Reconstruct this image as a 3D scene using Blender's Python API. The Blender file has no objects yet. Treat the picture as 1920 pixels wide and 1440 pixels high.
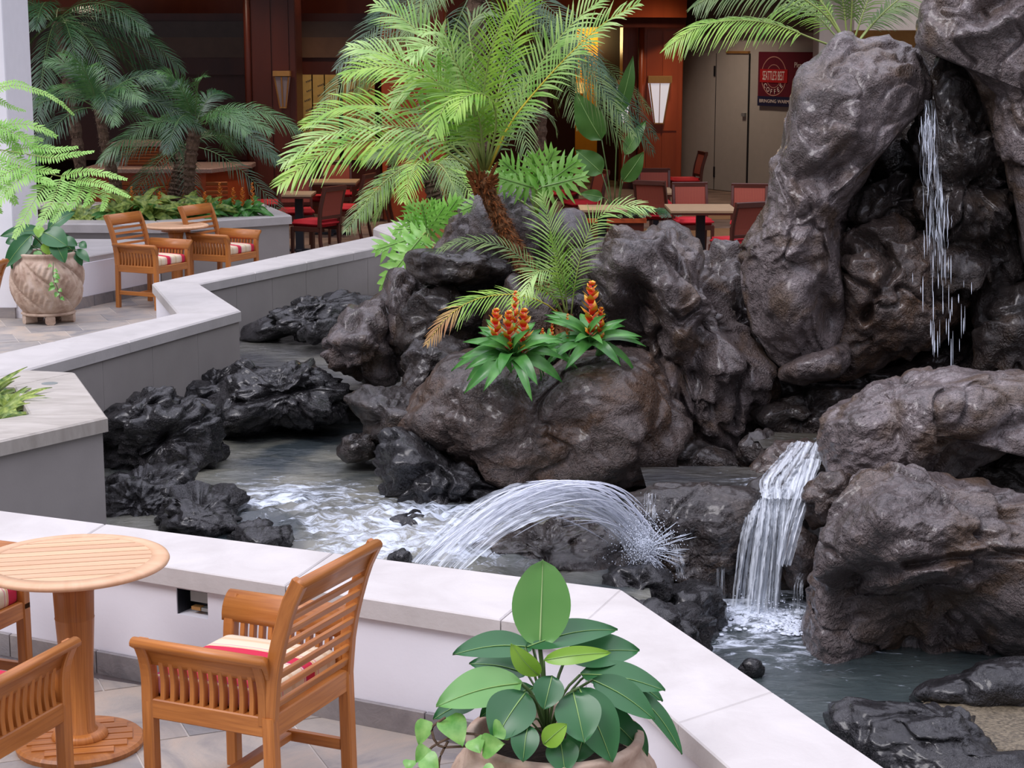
import bpy, bmesh, math, random
import numpy as np
from mathutils import Vector, Matrix
rad = math.radians
SC = bpy.context.scene
COL = SC.collection
random.seed(4)
# ------------------------------------------------------------------ camera
F = 3400.0; H = 2.6; PITCH = math.atan(640 / F)
cam = bpy.data.cameras.new('camera'); cam.sensor_width = 36.0; cam.lens = F / 1920 * 36
cam.clip_end = 300
co = bpy.data.objects.new('camera', cam); COL.objects.link(co)
co.location = (0, 0, H); co.rotation_euler = (math.pi / 2 - PITCH, 0, 0)
SC.camera = co
# ------------------------------------------------------------------ world, sun, exposure
SC.view_settings.view_transform = 'Standard'; SC.view_settings.look = 'None'
SC.view_settings.gamma = 1; SC.view_settings.use_curve_mapping = False
SC.view_settings.exposure = 0.12
w = bpy.data.worlds.new('world'); SC.world = w; w.use_nodes = True
nt = w.node_tree; nt.nodes.clear()
tc = nt.nodes.new('ShaderNodeTexCoord'); sp = nt.nodes.new('ShaderNodeSeparateXYZ')
cr = nt.nodes.new('ShaderNodeValToRGB'); bg = nt.nodes.new('ShaderNodeBackground'); wo = nt.nodes.new('ShaderNodeOutputWorld')
nt.links.new(tc.outputs['Generated'], sp.inputs[0]); nt.links.new(sp.outputs['Z'], cr.inputs[0])
nt.links.new(cr.outputs[0], bg.inputs[0]); nt.links.new(bg.outputs[0], wo.inputs[0])
cr.color_ramp.elements[0].position = 0.0; cr.color_ramp.elements[0].color = (0.09, 0.085, 0.09, 1)
cr.color_ramp.elements[1].position = 0.9; cr.color_ramp.elements[1].color = (0.85, 0.85, 1.0, 1)
e = cr.color_ramp.elements.new(0.4); e.color = (0.17, 0.17, 0.20, 1)
e = cr.color_ramp.elements.new(0.65); e.color = (0.50, 0.50, 0.61, 1)
bg.inputs[1].default_value = 2.35
sun = bpy.data.lights.new('sun', 'SUN'); sun.energy = 1.45; sun.angle = rad(26); sun.color = (1.0, 0.96, 0.98)
so = bpy.data.objects.new('sun', sun); COL.objects.link(so)
so.rotation_euler = Vector((0.60, 0.50, -0.95)).to_track_quat('-Z', 'Y').to_euler()

# ------------------------------------------------------------------ pixel helpers (1920x1440 frame)
CP, SP = math.cos(PITCH), math.sin(PITCH)
def ray(px, py):
    a = (px - 960) / F; b = (720 - py) / F
    return Vector((a, CP + b * SP, -SP + b * CP))
def G(px, py, z=0.0):
    r = ray(px, py); return Vector((0, 0, H)) + r * ((z - H) / r.z)
def V(px, py, Y):
    r = ray(px, py); return Vector((0, 0, H)) + r * (Y / r.y)

# ------------------------------------------------------------------ materials
MATS = {}
def nodes(name):
    m = bpy.data.materials.new(name); m.use_nodes = True
    n = m.node_tree; b = n.nodes['Principled BSDF']; MATS[name] = m
    return m, n, b
def N(n, t, **k):
    x = n.nodes.new(t)
    for a, v in k.items():
        if a.startswith('i_'):
            key = a[2:]
            x.inputs[int(key) if key.isdigit() else key.replace('_', ' ')].default_value = v
        else: setattr(x, a, v)
    return x
def ramp(n, fac, stops):
    r = n.nodes.new('ShaderNodeValToRGB')
    els = r.color_ramp.elements
    els[0].position, els[0].color = stops[0][0], (*stops[0][1], 1)
    els[1].position, els[1].color = stops[-1][0], (*stops[-1][1], 1)
    for p_, c_ in stops[1:-1]:
        q = els.new(p_); q.color = (*c_, 1)
    n.links.new(fac, r.inputs[0]); return r
def gray(v): return (v, v, v)
def coords(n, kind='Object', scale=(1, 1, 1)):
    t = N(n, 'ShaderNodeTexCoord'); mp = N(n, 'ShaderNodeMapping'); mp.inputs['Scale'].default_value = scale
    n.links.new(t.outputs[kind], mp.inputs[0]); return mp.outputs[0]
def noise(n, vec, scale, detail=4, rough=.5, dist=0.):
    x = N(n, 'ShaderNodeTexNoise'); x.inputs['Scale'].default_value = scale; x.inputs['Detail'].default_value = detail
    x.inputs['Roughness'].default_value = rough; x.inputs['Distortion'].default_value = dist
    n.links.new(vec, x.inputs['Vector']); return x.outputs['Fac']
def bump(n, b, fac, strength, dist, prev=None):
    x = N(n, 'ShaderNodeBump'); x.inputs['Strength'].default_value = strength; x.inputs['Distance'].default_value = dist
    n.links.new(fac, x.inputs['Height'])
    if prev is not None: n.links.new(prev, x.inputs['Normal'])
    if b is not None: n.links.new(x.outputs[0], b.inputs['Normal'])
    return x.outputs[0]
def simple(name, col, rough=.5, spec=.5, var=0, vscale=8, metal=0, bmp=0, bscale=60):
    m, n, b = nodes(name)
    b.inputs['Roughness'].default_value = rough; b.inputs['Metallic'].default_value = metal
    b.inputs['Specular IOR Level'].default_value = spec
    v = coords(n)
    f = noise(n, v, vscale)
    r = ramp(n, f, [(.3, tuple(c * (1 - var) for c in col)), (.7, tuple(min(1, c * (1 + var)) for c in col))])
    n.links.new(r.outputs[0], b.inputs['Base Color'])
    if bmp: bump(n, b, noise(n, v, bscale, 3), bmp, .01)
    return m
def rock_mat(name, c_dark, c_mid, c_light, rough=(.25, .6), bs=1., wr=1.0, spec=.5, brown=None):
    m, n, b = nodes(name)
    v = coords(n)
    big = noise(n, v, 1.6, 5, .6, .4); fine = noise(n, v, 14, 6, .65, .6)
    a = N(n, 'ShaderNodeMath', operation='MULTIPLY_ADD'); n.links.new(big, a.inputs[0]); a.inputs[1].default_value = .65
    s2 = N(n, 'ShaderNodeMath', operation='MULTIPLY'); n.links.new(fine, s2.inputs[0]); s2.inputs[1].default_value = .35
    n.links.new(s2.outputs[0], a.inputs[2])
    r = ramp(n, a.outputs[0], [(.36, c_dark), (.5, c_mid), (.66, c_light)])
    out = r.outputs[0]
    if brown:
        pt = noise(n, v, 2.3, 3, .5, .8)
        rr = ramp(n, pt, [(.5, gray(0)), (.62, gray(1))])
        mx = N(n, 'ShaderNodeMix', data_type='RGBA'); n.links.new(rr.outputs[0], mx.inputs[0])
        n.links.new(out, mx.inputs[6]); mx.inputs[7].default_value = (*brown, 1); out = mx.outputs[2]
    n.links.new(out, b.inputs['Base Color'])
    rg = ramp(n, noise(n, v, 3.5, 4, .6), [(.35, gray(rough[0])), (.65, gray(rough[1]))])
    n.links.new(rg.outputs[0], b.inputs['Roughness']); b.inputs['Specular IOR Level'].default_value = spec
    b.inputs['Coat Weight'].default_value = .6; b.inputs['Coat Roughness'].default_value = .22; b.inputs['Coat IOR'].default_value = 1.5
    # wrinkled lava skin: warped noise ridges + pits
    wrn = noise(n, v, 17, 3, .5, 1.4)
    ab = N(n, 'ShaderNodeMath', operation='SUBTRACT'); n.links.new(wrn, ab.inputs[0]); ab.inputs[1].default_value = .5
    ab2 = N(n, 'ShaderNodeMath', operation='ABSOLUTE'); n.links.new(ab.outputs[0], ab2.inputs[0])
    p1 = bump(n, None, ab2.outputs[0], .85 * wr, .08)
    n2 = noise(n, v, 44, 4, .62, .8)
    p2 = bump(n, None, n2, .75 * wr, .035, p1)
    bump(n, b, noise(n, v, 70, 3, .6), .45 * bs, .02, p2)
    return m
M_rock_grey = rock_mat('grey lava rock', (.048, .033, .030), (.125, .096, .092), (.23, .19, .187), (.24, .48), brown=(.105, .062, .038))
M_rock_brown = rock_mat('wet brown lava rock', (.036, .023, .018), (.095, .066, .055), (.18, .138, .125), (.18, .42), brown=(.10, .052, .027))
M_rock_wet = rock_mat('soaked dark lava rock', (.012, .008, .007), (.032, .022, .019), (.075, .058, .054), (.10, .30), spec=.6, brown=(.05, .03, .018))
M_rock_black = rock_mat('black cinder rock', (.007, .006, .008), (.020, .018, .021), (.050, .045, .050), (.15, .45), wr=1.6, bs=1.8)
def stone_mat(name, c1, c2, rough=.5, sc=(1, 1, 1)):
    m, n, b = nodes(name); v = coords(n, 'Object', sc)
    f = noise(n, v, 3, 6, .6, .5); r = ramp(n, f, [(.35, c1), (.65, c2)])
    n.links.new(r.outputs[0], b.inputs['Base Color']); b.inputs['Roughness'].default_value = rough
    bump(n, b, noise(n, v, 45, 4, .6), .15, .01); return m
M_cop = stone_mat('pale limestone', (.50, .465, .445), (.58, .545, .525), .6)
M_cop_far = stone_mat('grey limestone', (.42, .395, .38), (.50, .47, .455), .6)
M_cop_planter = stone_mat('tan streaked limestone', (.34, .305, .265), (.46, .42, .375), .6, (1, 4, 1))
M_cop_edge = M_cop
M_plaster = simple('white plaster', (.80, .79, .84), .8, .2, .03, 3, bmp=.05)
M_panel = simple('taupe wall panel', (.30, .275, .26), .6, .3, .04, 5, bmp=.04)
M_grout = simple('pale grout', (.55, .50, .45), .8, .2, .05)
def slate(name, c1, c2, c3):
    m, n, b = nodes(name); v = coords(n)
    oi = N(n, 'ShaderNodeObjectInfo')
    ad = N(n, 'ShaderNodeVectorMath', operation='ADD'); n.links.new(v, ad.inputs[0])
    sc = N(n, 'ShaderNodeMath', operation='MULTIPLY'); n.links.new(oi.outputs['Random'], sc.inputs[0]); sc.inputs[1].default_value = 40
    n.links.new(sc.outputs[0], ad.inputs[1])
    f = noise(n, ad.outputs[0], 2.4, 6, .6, 1.2)
    r = ramp(n, f, [(.3, c1), (.5, c2), (.72, c3)])
    mx = N(n, 'ShaderNodeMix', data_type='RGBA', blend_type='MULTIPLY'); mx.inputs[0].default_value = 1
    r2 = ramp(n, oi.outputs['Random'], [(0, (.72, .74, .78)), (1, (1.05, 1.0, .95))])
    n.links.new(r.outputs[0], mx.inputs[6]); n.links.new(r2.outputs[0], mx.inputs[7])
    n.links.new(mx.outputs[2], b.inputs['Base Color']); b.inputs['Roughness'].default_value = .45
    bump(n, b, noise(n, ad.outputs[0], 12, 6, .65, .6), .3, .02); return m
M_slate = slate('mixed slate', (.24, .235, .24), (.40, .365, .33), (.52, .43, .35))
M_skirt = slate('grey slate skirting', (.18, .17, .18), (.30, .28, .28), (.40, .36, .33))
def wood_mat(name, c1, c2, rough=.4, gs=(3, 60, 60), kind='UV'):
    m, n, b = nodes(name); v = coords(n, kind, gs)
    f = noise(n, v, 1.0, 5, .6, .6)
    r = ramp(n, f, [(.3, c1), (.7, c2)])
    oi = N(n, 'ShaderNodeObjectInfo'); mx = N(n, 'ShaderNodeMix', data_type='RGBA', blend_type='MULTIPLY'); mx.inputs[0].default_value = 1
    r2 = ramp(n, oi.outputs['Random'], [(0, gray(.86)), (1, gray(1.08))])
    n.links.new(r.outputs[0], mx.inputs[6]); n.links.new(r2.outputs[0], mx.inputs[7])
    n.links.new(mx.outputs[2], b.inputs['Base Color']); b.inputs['Roughness'].default_value = rough
    bump(n, b, f, .12, .004); return m
M_teak = wood_mat('oiled teak', (.34, .108, .022), (.55, .205, .046), .36)
M_teak_top = wood_mat('bleached teak', (.64, .37, .21), (.74, .47, .29), .45, (2, 30, 30))
M_mahog = wood_mat('red mahogany panelling', (.30, .050, .016), (.44, .085, .024), .35, (2, 2, .4), 'Object')
M_mahog_dark = wood_mat('dark mahogany', (.07, .014, .009), (.12, .025, .014), .35, (2, 2, .4), 'Object')
M_chairwood = wood_mat('dark stained wood', (.045, .012, .008), (.085, .022, .013), .3)
M_louvre = wood_mat('orange louvre wood', (.32, .09, .025), (.45, .15, .04), .4)
M_tabletop = simple('tan laminate', (.33, .22, .13), .4, .4, .06)
M_blackmetal = simple('black metal', (.012, .014, .02), .4)
M_red = simple('red upholstery', (.42, .012, .02), .75, .3, .06, 30)
def weave():
    m, n, b = nodes('woven rust fabric'); v = coords(n)
    wv = N(n, 'ShaderNodeTexWave', bands_direction='Y'); wv.inputs['Scale'].default_value = 16; wv.inputs['Distortion'].default_value = 1
    n.links.new(v, wv.inputs[0]); r = ramp(n, wv.outputs['Fac'], [(0, (.20, .03, .018)), (1, (.28, .062, .032))])
    n.links.new(r.outputs[0], b.inputs['Base Color']); b.inputs['Roughness'].default_value = .8; return m
M_weave = weave()
def stripes():
    m, n, b = nodes('striped cushion cloth'); t = N(n, 'ShaderNodeTexCoord'); s = N(n, 'ShaderNodeSeparateXYZ')
    n.links.new(t.outputs['Object'], s.inputs[0])
    mm = N(n, 'ShaderNodeMath', operation='MULTIPLY_ADD'); n.links.new(s.outputs['Y'], mm.inputs[0]); mm.inputs[1].default_value = 1 / .235; mm.inputs[2].default_value = 10.28
    fr = N(n, 'ShaderNodeMath', operation='FRACT'); n.links.new(mm.outputs[0], fr.inputs[0])
    cream = (.70, .58, .42); red = (.52, .012, .05); pink = (.66, .25, .27)
    r = n.nodes.new('ShaderNodeValToRGB'); r.color_ramp.interpolation = 'CONSTANT'
    st = [(0, red), (.20, (.42, .02, .16)), (.225, cream), (.25, pink), (.275, cream), (.52, (.63, .47, .30)), (.62, cream), (.86, pink), (.885, cream), (.93, (.66, .30, .10)), (.95, cream), (.97, red)]
    el = r.color_ramp.elements; el[0].position = 0; el[0].color = (*st[0][1], 1); el[1].position = st[-1][0]; el[1].color = (*st[-1][1], 1)
    for p_, c_ in st[1:-1]: q = el.new(p_); q.color = (*c_, 1)
    n.links.new(fr.outputs[0], r.inputs[0]); n.links.new(r.outputs[0], b.inputs['Base Color']); b.inputs['Roughness'].default_value = .85
    bump(n, b, noise(n, t.outputs['Object'], 500, 2), .2, .002); return m
M_cush = stripes()
def leaf_mat(name, c1, c2, rough=.4, trans=.25, vs=6, spec=.5):
    m, n, b = nodes(name); v = coords(n)
    f = noise(n, v, vs, 3); r = ramp(n, f, [(.3, c1), (.7, c2)])
    n.links.new(r.outputs[0], b.inputs['Base Color']); b.inputs['Roughness'].default_value = rough
    b.inputs['Specular IOR Level'].default_value = spec
    tr = N(n, 'ShaderNodeBsdfTranslucent'); n.links.new(r.outputs[0], tr.inputs[0])
    mx = N(n, 'ShaderNodeMixShader'); mx.inputs[0].default_value = trans
    n.links.new(b.outputs[0], mx.inputs[1]); n.links.new(tr.outputs[0], mx.inputs[2])
    n.links.new(mx.outputs[0], n.nodes['Material Output'].inputs[0]); return m
M_palm = leaf_mat('bright palm green', (.17, .40, .03), (.42, .64, .10), .35, .25, 5)
M_palm_mid = leaf_mat('olive palm green', (.09, .17, .04), (.20, .30, .08), .4, .3)
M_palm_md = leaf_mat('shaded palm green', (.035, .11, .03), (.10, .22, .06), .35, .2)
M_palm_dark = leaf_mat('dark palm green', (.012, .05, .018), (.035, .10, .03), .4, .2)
M_palm_pale = leaf_mat('pale palm green', (.22, .46, .08), (.55, .74, .28), .35, .25, 5)
M_rachis = simple('palm stalk', (.30, .38, .10), .45, .5, .2, 6)
M_rachis_y = simple('yellow palm stalk', (.55, .45, .04), .45, .5, .2, 6)
M_rachis_d = simple('dark palm stalk', (.08, .14, .04), .45, .5, .2, 6)
M_orange_leaf = leaf_mat('dry orange frond tip', (.42, .16, .05), (.60, .42, .12), .5, .3)
M_fern = leaf_mat('fern green', (.20, .46, .06), (.38, .66, .16), .45, .25, 4)
M_leaf_big = leaf_mat('glossy deep green leaf', (.02, .10, .032), (.045, .17, .055), .32, .12, 3, .45)
M_leaf_lite = leaf_mat('glossy young leaf', (.14, .36, .09), (.24, .50, .15), .3, .3, 3, .6)
M_leaf_new = leaf_mat('yellow green leaf', (.22, .45, .04), (.34, .58, .08), .3, .35, 5)
M_vine = leaf_mat('marbled vine leaf', (.10, .34, .05), (.32, .58, .16), .3, .3, 25)
M_phil = leaf_mat('lobed leaf green', (.17, .46, .05), (.36, .66, .15), .35, .35, 6)
M_banana = leaf_mat('banana leaf green', (.04, .13, .02), (.08, .20, .035), .4, .3, 3)
M_brom = leaf_mat('bromeliad green', (.04, .19, .03), (.13, .36, .08), .3, .2, 8)
M_varieg = leaf_mat('variegated leaf', (.05, .14, .02), (.48, .58, .14), .4, .25, 22)
M_midrib = simple('pale midrib', (.24, .40, .12), .4); M_midrib_l = simple('cream midrib', (.50, .66, .30), .4)
def brom_flower():
    m, n, b = nodes('red and yellow bract'); t = N(n, 'ShaderNodeUVMap'); s = N(n, 'ShaderNodeSeparateXYZ')
    n.links.new(t.outputs[0], s.inputs[0]); r = ramp(n, s.outputs['X'], [(0, (.55, .015, .01)), (.38, (.68, .05, .01)), (.62, (.85, .40, .02)), (1, (.88, .68, .05))])
    n.links.new(r.outputs[0], b.inputs['Base Color']); b.inputs['Roughness'].default_value = .4; return m
M_bract = brom_flower()
M_bract_o = simple('orange bract', (.62, .20, .03), .5, .4, .3, 40)
M_trunk = simple('shaggy palm trunk', (.16, .075, .035), .9, .1, .6, 30, bmp=1, bscale=60)
M_trunk_far = simple('scarred palm trunk', (.13, .085, .06), .9, .1, .4, 24, bmp=1, bscale=50)
M_fibre = simple('red brown fibre', (.20, .07, .025), .95, .05, .4, 30)
def pot_mat():
    m, n, b = nodes('carved sandstone'); v = coords(n); f = noise(n, v, 7, 5, .6, .5)
    r = ramp(n, f, [(.32, (.30, .185, .13)), (.55, (.50, .37, .28)), (.75, (.62, .50, .42))]); n.links.new(r.outputs[0], b.inputs['Base Color'])
    b.inputs['Roughness'].default_value = .65; bump(n, b, noise(n, v, 60, 4), .25, .006); return m
M_pot = pot_mat()
M_soil = simple('dark soil', (.02, .014, .01), .95, .1, .4, 40, bmp=1)
M_white = simple('white paint', (.86, .86, .90), .6, .3, .02)
M_cream = simple('cream wall', (.48, .42, .36), .7, .2, .03)
M_ofwhite = simple('off white wall', (.40, .37, .35), .6, .3, .03)
M_brownwall = simple('brown wall', (.14, .055, .03), .7, .2, .05)
M_orangewall = simple('orange wall', (.75, .32, .03), .7, .2, .05)
M_darkpanel = simple('smoky glazing panel', (.085, .055, .045), .35, .5, .1)
M_darkpanel2 = simple('bronze glazing panel', (.14, .075, .045), .35, .5, .1)
M_kraft = simple('kraft paper', (.62, .42, .14), .7, .2, .1, 12)
M_granite = simple('pink granite', (.30, .20, .17), .3, .5, .4, 60)
M_carpet = simple('dining floor', (.16, .11, .09), .7, .2, .35, 2.5)
M_floorwood = simple('warm floor board', (.25, .13, .06), .4, .4, .15, 4)
M_ceiling = simple('dark ceiling', (.10, .06, .05), .9, .1)
M_brass = simple('aged brass', (.45, .24, .08), .4, .5, .1, metal=.4)
def emit(name, col, s, base=.6):
    m, n, b = nodes(name); b.inputs['Base Color'].default_value = (*[c * base for c in col], 1)
    b.inputs['Emission Color'].default_value = (*col, 1); b.inputs['Emission Strength'].default_value = s; return m
M_glass = emit('lit frosted glass', (.85, .80, .86), .5); M_glass_dim = simple('unlit frosted glass', (.34, .30, .33), .4)
M_screen = emit('lit notice board', (.95, .62, .2), .5)
M_banner = simple('maroon banner cloth', (.10, .006, .018), .6, .3, .06)
M_banner_navy = simple('navy banner band', (.012, .012, .045), .6, .3, .06)
M_banner_red = simple('red banner band', (.34, .008, .012), .6, .3)
M_letter = simple('cream print', (.72, .62, .60), .6, .3)
M_ring = simple('tan print', (.42, .20, .17), .6, .3)
M_ink = simple('grey ink', (.12, .10, .08), .7, .1)
M_gravel = simple('wet gravel', (.13, .105, .07), .5, .4, .55, 70, bmp=1, bscale=80)
M_steel = simple('grey steel box', (.32, .34, .34), .4, .5, .1, metal=.6)
def water_mat(name, col, splashes, foamlo=.56, sandy=None):
    m, n, b = nodes(name)
    b.inputs['Roughness'].default_value = .07; b.inputs['Specular IOR Level'].default_value = .6
    g = N(n, 'ShaderNodeNewGeometry'); v = g.outputs['Position']
    base = ramp(n, noise(n, v, 1.3, 3, .5, .4), [(.38, col), (.62, sandy or tuple(c * 1.7 for c in col))])
    # foam: streaky noise, denser around the places where water falls
    mp = N(n, 'ShaderNodeMapping'); mp.inputs['Rotation'].default_value = (0, 0, .25); mp.inputs['Scale'].default_value = (1, 2.2, 1); n.links.new(v, mp.inputs[0])
    f = noise(n, mp.outputs[0], 4.5, 7, .72, 1.1)
    dens = None
    for (x, y, r_) in splashes:
        sub = N(n, 'ShaderNodeVectorMath', operation='DISTANCE'); n.links.new(v, sub.inputs[0]); sub.inputs[1].default_value = (x, y, -.3)
        mr = N(n, 'ShaderNodeMapRange'); n.links.new(sub.outputs['Value'], mr.inputs[0]); mr.inputs[1].default_value = 0; mr.inputs[2].default_value = r_
        mr.inputs[3].default_value = .30; mr.inputs[4].default_value = 0
        if dens is None: dens = mr.outputs[0]
        else:
            a = N(n, 'ShaderNodeMath', operation='MAXIMUM'); n.links.new(dens, a.inputs[0]); n.links.new(mr.outputs[0], a.inputs[1]); dens = a.outputs[0]
    if dens is not None:
        a = N(n, 'ShaderNodeMath', operation='ADD'); n.links.new(f, a.inputs[0]); n.links.new(dens, a.inputs[1]); f2 = a.outputs[0]
    else: f2 = f
    fr = ramp(n, f2, [(foamlo, gray(0)), (foamlo + .17, gray(1))])
    mx = N(n, 'ShaderNodeMix', data_type='RGBA'); n.links.new(fr.outputs[0], mx.inputs[0]); n.links.new(base.outputs[0], mx.inputs[6]); mx.inputs[7].default_value = (.62, .68, .78, 1)
    n.links.new(mx.outputs[2], b.inputs['Base Color'])
    rr = ramp(n, fr.outputs[0], [(0, gray(.06)), (1, gray(.5))]); n.links.new(rr.outputs[0], b.inputs['Roughness'])
    p1 = bump(n, None, noise(n, mp.outputs[0], 5, 3, .5, .8), .35, .05)
    bump(n, b, f2, .35, .06, p1); return m
M_water_mid = water_mat('churning pool water', (.035, .045, .05), [(-.62, 10.75, 1.15), (-1.45, 11.35, .85), (-.75, 10.1, .9), (-.3, 10.2, .8)], .64, (.19, .185, .15))
M_water_up = water_mat('still upper pond water', (.06, .06, .062), [], .74, (.14, .135, .115))
M_water_low = water_mat('lower basin water', (.030, .042, .045), [(1.35, 9.9, 1.15), (.55, 9.8, .8)], .62, (.05, .065, .065))
M_water_shelf = water_mat('shelf pool water', (.012, .013, .015), [(1.52, 10.35, .7)], .64, (.045, .040, .030))
def fall_mat(name, dens=.5, sx=60, sy=1.5, whit=.8):
    m, n, b = nodes(name); uv = coords(n, 'UV', (sx, sy, 1))
    f = noise(n, uv, 1, 5, .65, .3)
    b.inputs['Base Color'].default_value = (whit * .86, whit * .92, whit, 1); b.inputs['Roughness'].default_value = .25
    tr = N(n, 'ShaderNodeBsdfTransparent'); mx = N(n, 'ShaderNodeMixShader')
    r = ramp(n, f, [(1 - dens - .12, gray(.0)), (1 - dens + .16, gray(.85))])
    n.links.new(r.outputs[0], mx.inputs[0]); n.links.new(tr.outputs[0], mx.inputs[1]); n.links.new(b.outputs[0], mx.inputs[2])
    n.links.new(mx.outputs[0], n.nodes['Material Output'].inputs[0]); return m
M_fall = fall_mat('falling white water', .52, 26, 1.6)
M_fall_thin = fall_mat('thin trickling water', .40, 12, 3, .7)
M_fall_slope = fall_mat('rushing sloped water', .55, 16, 2.2)
M_jetsheet = fall_mat('streaked jet water', .50, 38, 1.1, .95)
def strand_mat(name, a, col=(.80, .86, .96)):
    m, n, b = nodes(name); b.inputs['Base Color'].default_value = (*col, 1); b.inputs['Roughness'].default_value = .2
    tr = N(n, 'ShaderNodeBsdfTransparent'); mx = N(n, 'ShaderNodeMixShader'); mx.inputs[0].default_value = a
    n.links.new(tr.outputs[0], mx.inputs[1]); n.links.new(b.outputs[0], mx.inputs[2])
    n.links.new(mx.outputs[0], n.nodes['Material Output'].inputs[0]); return m
M_strand = strand_mat('water strand', .5); M_drop = strand_mat('water droplet', .8)
M_jet = strand_mat('jet stream water', .6, (.88, .91, 1.0))

# ------------------------------------------------------------------ objects
def tag(o, label=None, cat=None, group=None, kind=None):
    if label: o['label'] = label
    if cat: o['category'] = cat
    if group: o['group'] = group
    if kind: o['kind'] = kind
    return o
def thing(name, label, cat, loc=(0, 0, 0), rz=0, group=None, kind=None):
    o = bpy.data.objects.new(name, None); COL.objects.link(o); o.location = loc; o.rotation_euler = (0, 0, rz)
    return tag(o, label, cat, group, kind)
def copy_tree(o, parent=None):
    c = o.copy(); COL.objects.link(c)
    if parent is not None: c.parent = parent
    for ch in list(o.children): copy_tree(ch, c)
    return c
class MB:
    def __init__(s): s.v = []; s.f = []; s.uv = []
    def face(s, idx, uv=None): s.f.append(tuple(idx)); s.uv.append(uv or [(0, 0)] * len(idx))
    def bar(s, p0, p1, w, h, up=(0, 0, 1), w1=None, h1=None, ch=0.12):
        """chamfered bar from p0 to p1; w across, h along up"""
        p0 = Vector(p0); p1 = Vector(p1); t = (p1 - p0); L = t.length; t.normalize(); up = Vector(up)
        if abs(t.dot(up)) > .98: up = Vector((1, 0, 0)) if abs(t.x) < .9 else Vector((0, 1, 0))
        sd = t.cross(up).normalized(); u = sd.cross(t).normalized()
        w1 = w if w1 is None else w1; h1 = h if h1 is None else h1
        c = ch * min(w, h)
        prof = lambda a, b: [(-a + c, -b), (a - c, -b), (a, -b + c), (a, b - c), (a - c, b), (-a + c, b), (-a, b - c), (-a, -b + c)]
        i0 = len(s.v)
        for (pp, aa, bb) in ((p0, w / 2, h / 2), (p1, w1 / 2, h1 / 2)):
            for (x, y) in prof(aa, bb): s.v.append(pp + sd * x + u * y)
        per = [0]
        pr = prof(w / 2, h / 2)
        for k in range(8):
            a, b = pr[k], pr[(k + 1) % 8]; per.append(per[-1] + math.hypot(a[0] - b[0], a[1] - b[1]))
        for k in range(8):
            a, b = i0 + k, i0 + (k + 1) % 8
            s.face((a, b, b + 8, a + 8), [(0, per[k]), (0, per[k + 1]), (L, per[k + 1]), (L, per[k])])
        s.face([i0 + 7 - k for k in range(8)], [(0, p_[1]) for p_ in pr][::-1]); s.face([i0 + 8 + k for k in range(8)], [(0, p_[1]) for p_ in pr])
        return s
    def box(s, x0, x1, y0, y1, z0, z1, ch=.0):
        if x1 - x0 >= max(y1 - y0, z1 - z0): s.bar((x0, (y0 + y1) / 2, (z0 + z1) / 2), (x1, (y0 + y1) / 2, (z0 + z1) / 2), y1 - y0, z1 - z0, ch=ch or .001)
        elif y1 - y0 >= z1 - z0: s.bar(((x0 + x1) / 2, y0, (z0 + z1) / 2), ((x0 + x1) / 2, y1, (z0 + z1) / 2), x1 - x0, z1 - z0, ch=ch or .001)
        else: s.bar(((x0 + x1) / 2, (y0 + y1) / 2, z0), ((x0 + x1) / 2, (y0 + y1) / 2, z1), y1 - y0, x1 - x0, up=(1, 0, 0), ch=ch or .001)
        return s
    def tube(s, pts, r, n=6, cap=True):
        pts = [Vector(p_) for p_ in pts]; rs = r if isinstance(r, (list, tuple)) else [r] * len(pts)
        i0 = len(s.v); ref = Vector((0, 0, 1)); L = 0
        for k, p_ in enumerate(pts):
            t = (pts[min(k + 1, len(pts) - 1)] - pts[max(k - 1, 0)]).normalized()
            rf = ref if abs(t.dot(ref)) < .95 else Vector((1, 0, 0))
            a = t.cross(rf).normalized(); b = t.cross(a).normalized()
            for j in range(n):
                th = 2 * math.pi * j / n; s.v.append(p_ + (a * math.cos(th) + b * math.sin(th)) * rs[k])
        for k in range(len(pts) - 1):
            d = (pts[k + 1] - pts[k]).length
            for j in range(n):
                a = i0 + k * n + j; b = i0 + k * n + (j + 1) % n
                s.face((a, b, b + n, a + n), [(L, j / n), (L, (j + 1) / n), (L + d, (j + 1) / n), (L + d, j / n)])
            L += d
        if cap: s.face([i0 + j for j in range(n)][::-1]); s.face([i0 + (len(pts) - 1) * n + j for j in range(n)])
        return s
    def lathe(s, prof, n=32, c=(0, 0, 0)):
        i0 = len(s.v)
        for (r, z) in prof:
            for j in range(n):
                th = 2 * math.pi * j / n; s.v.append(Vector((c[0] + r * math.cos(th), c[1] + r * math.sin(th), c[2] + z)))
        for k in range(len(prof) - 1):
            for j in range(n):
                a = i0 + k * n + j; b = i0 + k * n + (j + 1) % n
                s.face((a, b, b + n, a + n), [(prof[k][1], j / n), (prof[k][1], (j + 1) / n), (prof[k + 1][1], (j + 1) / n), (prof[k + 1][1], j / n)])
        s.face([i0 + j for j in range(n)][::-1]); s.face([i0 + (len(prof) - 1) * n + j for j in range(n)])
        return s
    def prism(s, poly, z0, z1, ch=0):
        """poly: list of (x,y); a slab with top z1 and optional top bevel"""
        A = sum(poly[i][0] * poly[(i + 1) % len(poly)][1] - poly[(i + 1) % len(poly)][0] * poly[i][1] for i in range(len(poly)))
        if A < 0: poly = poly[::-1]
        n = len(poly); i0 = len(s.v)
        for (x, y) in poly: s.v.append(Vector((x, y, z0)))
        for (x, y) in poly: s.v.append(Vector((x, y, z1 - ch)))
        top = i0 + n
        if ch:
            ins = inset(poly, ch)
            for (x, y) in ins: s.v.append(Vector((x, y, z1)))
            top = i0 + 2 * n
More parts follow.
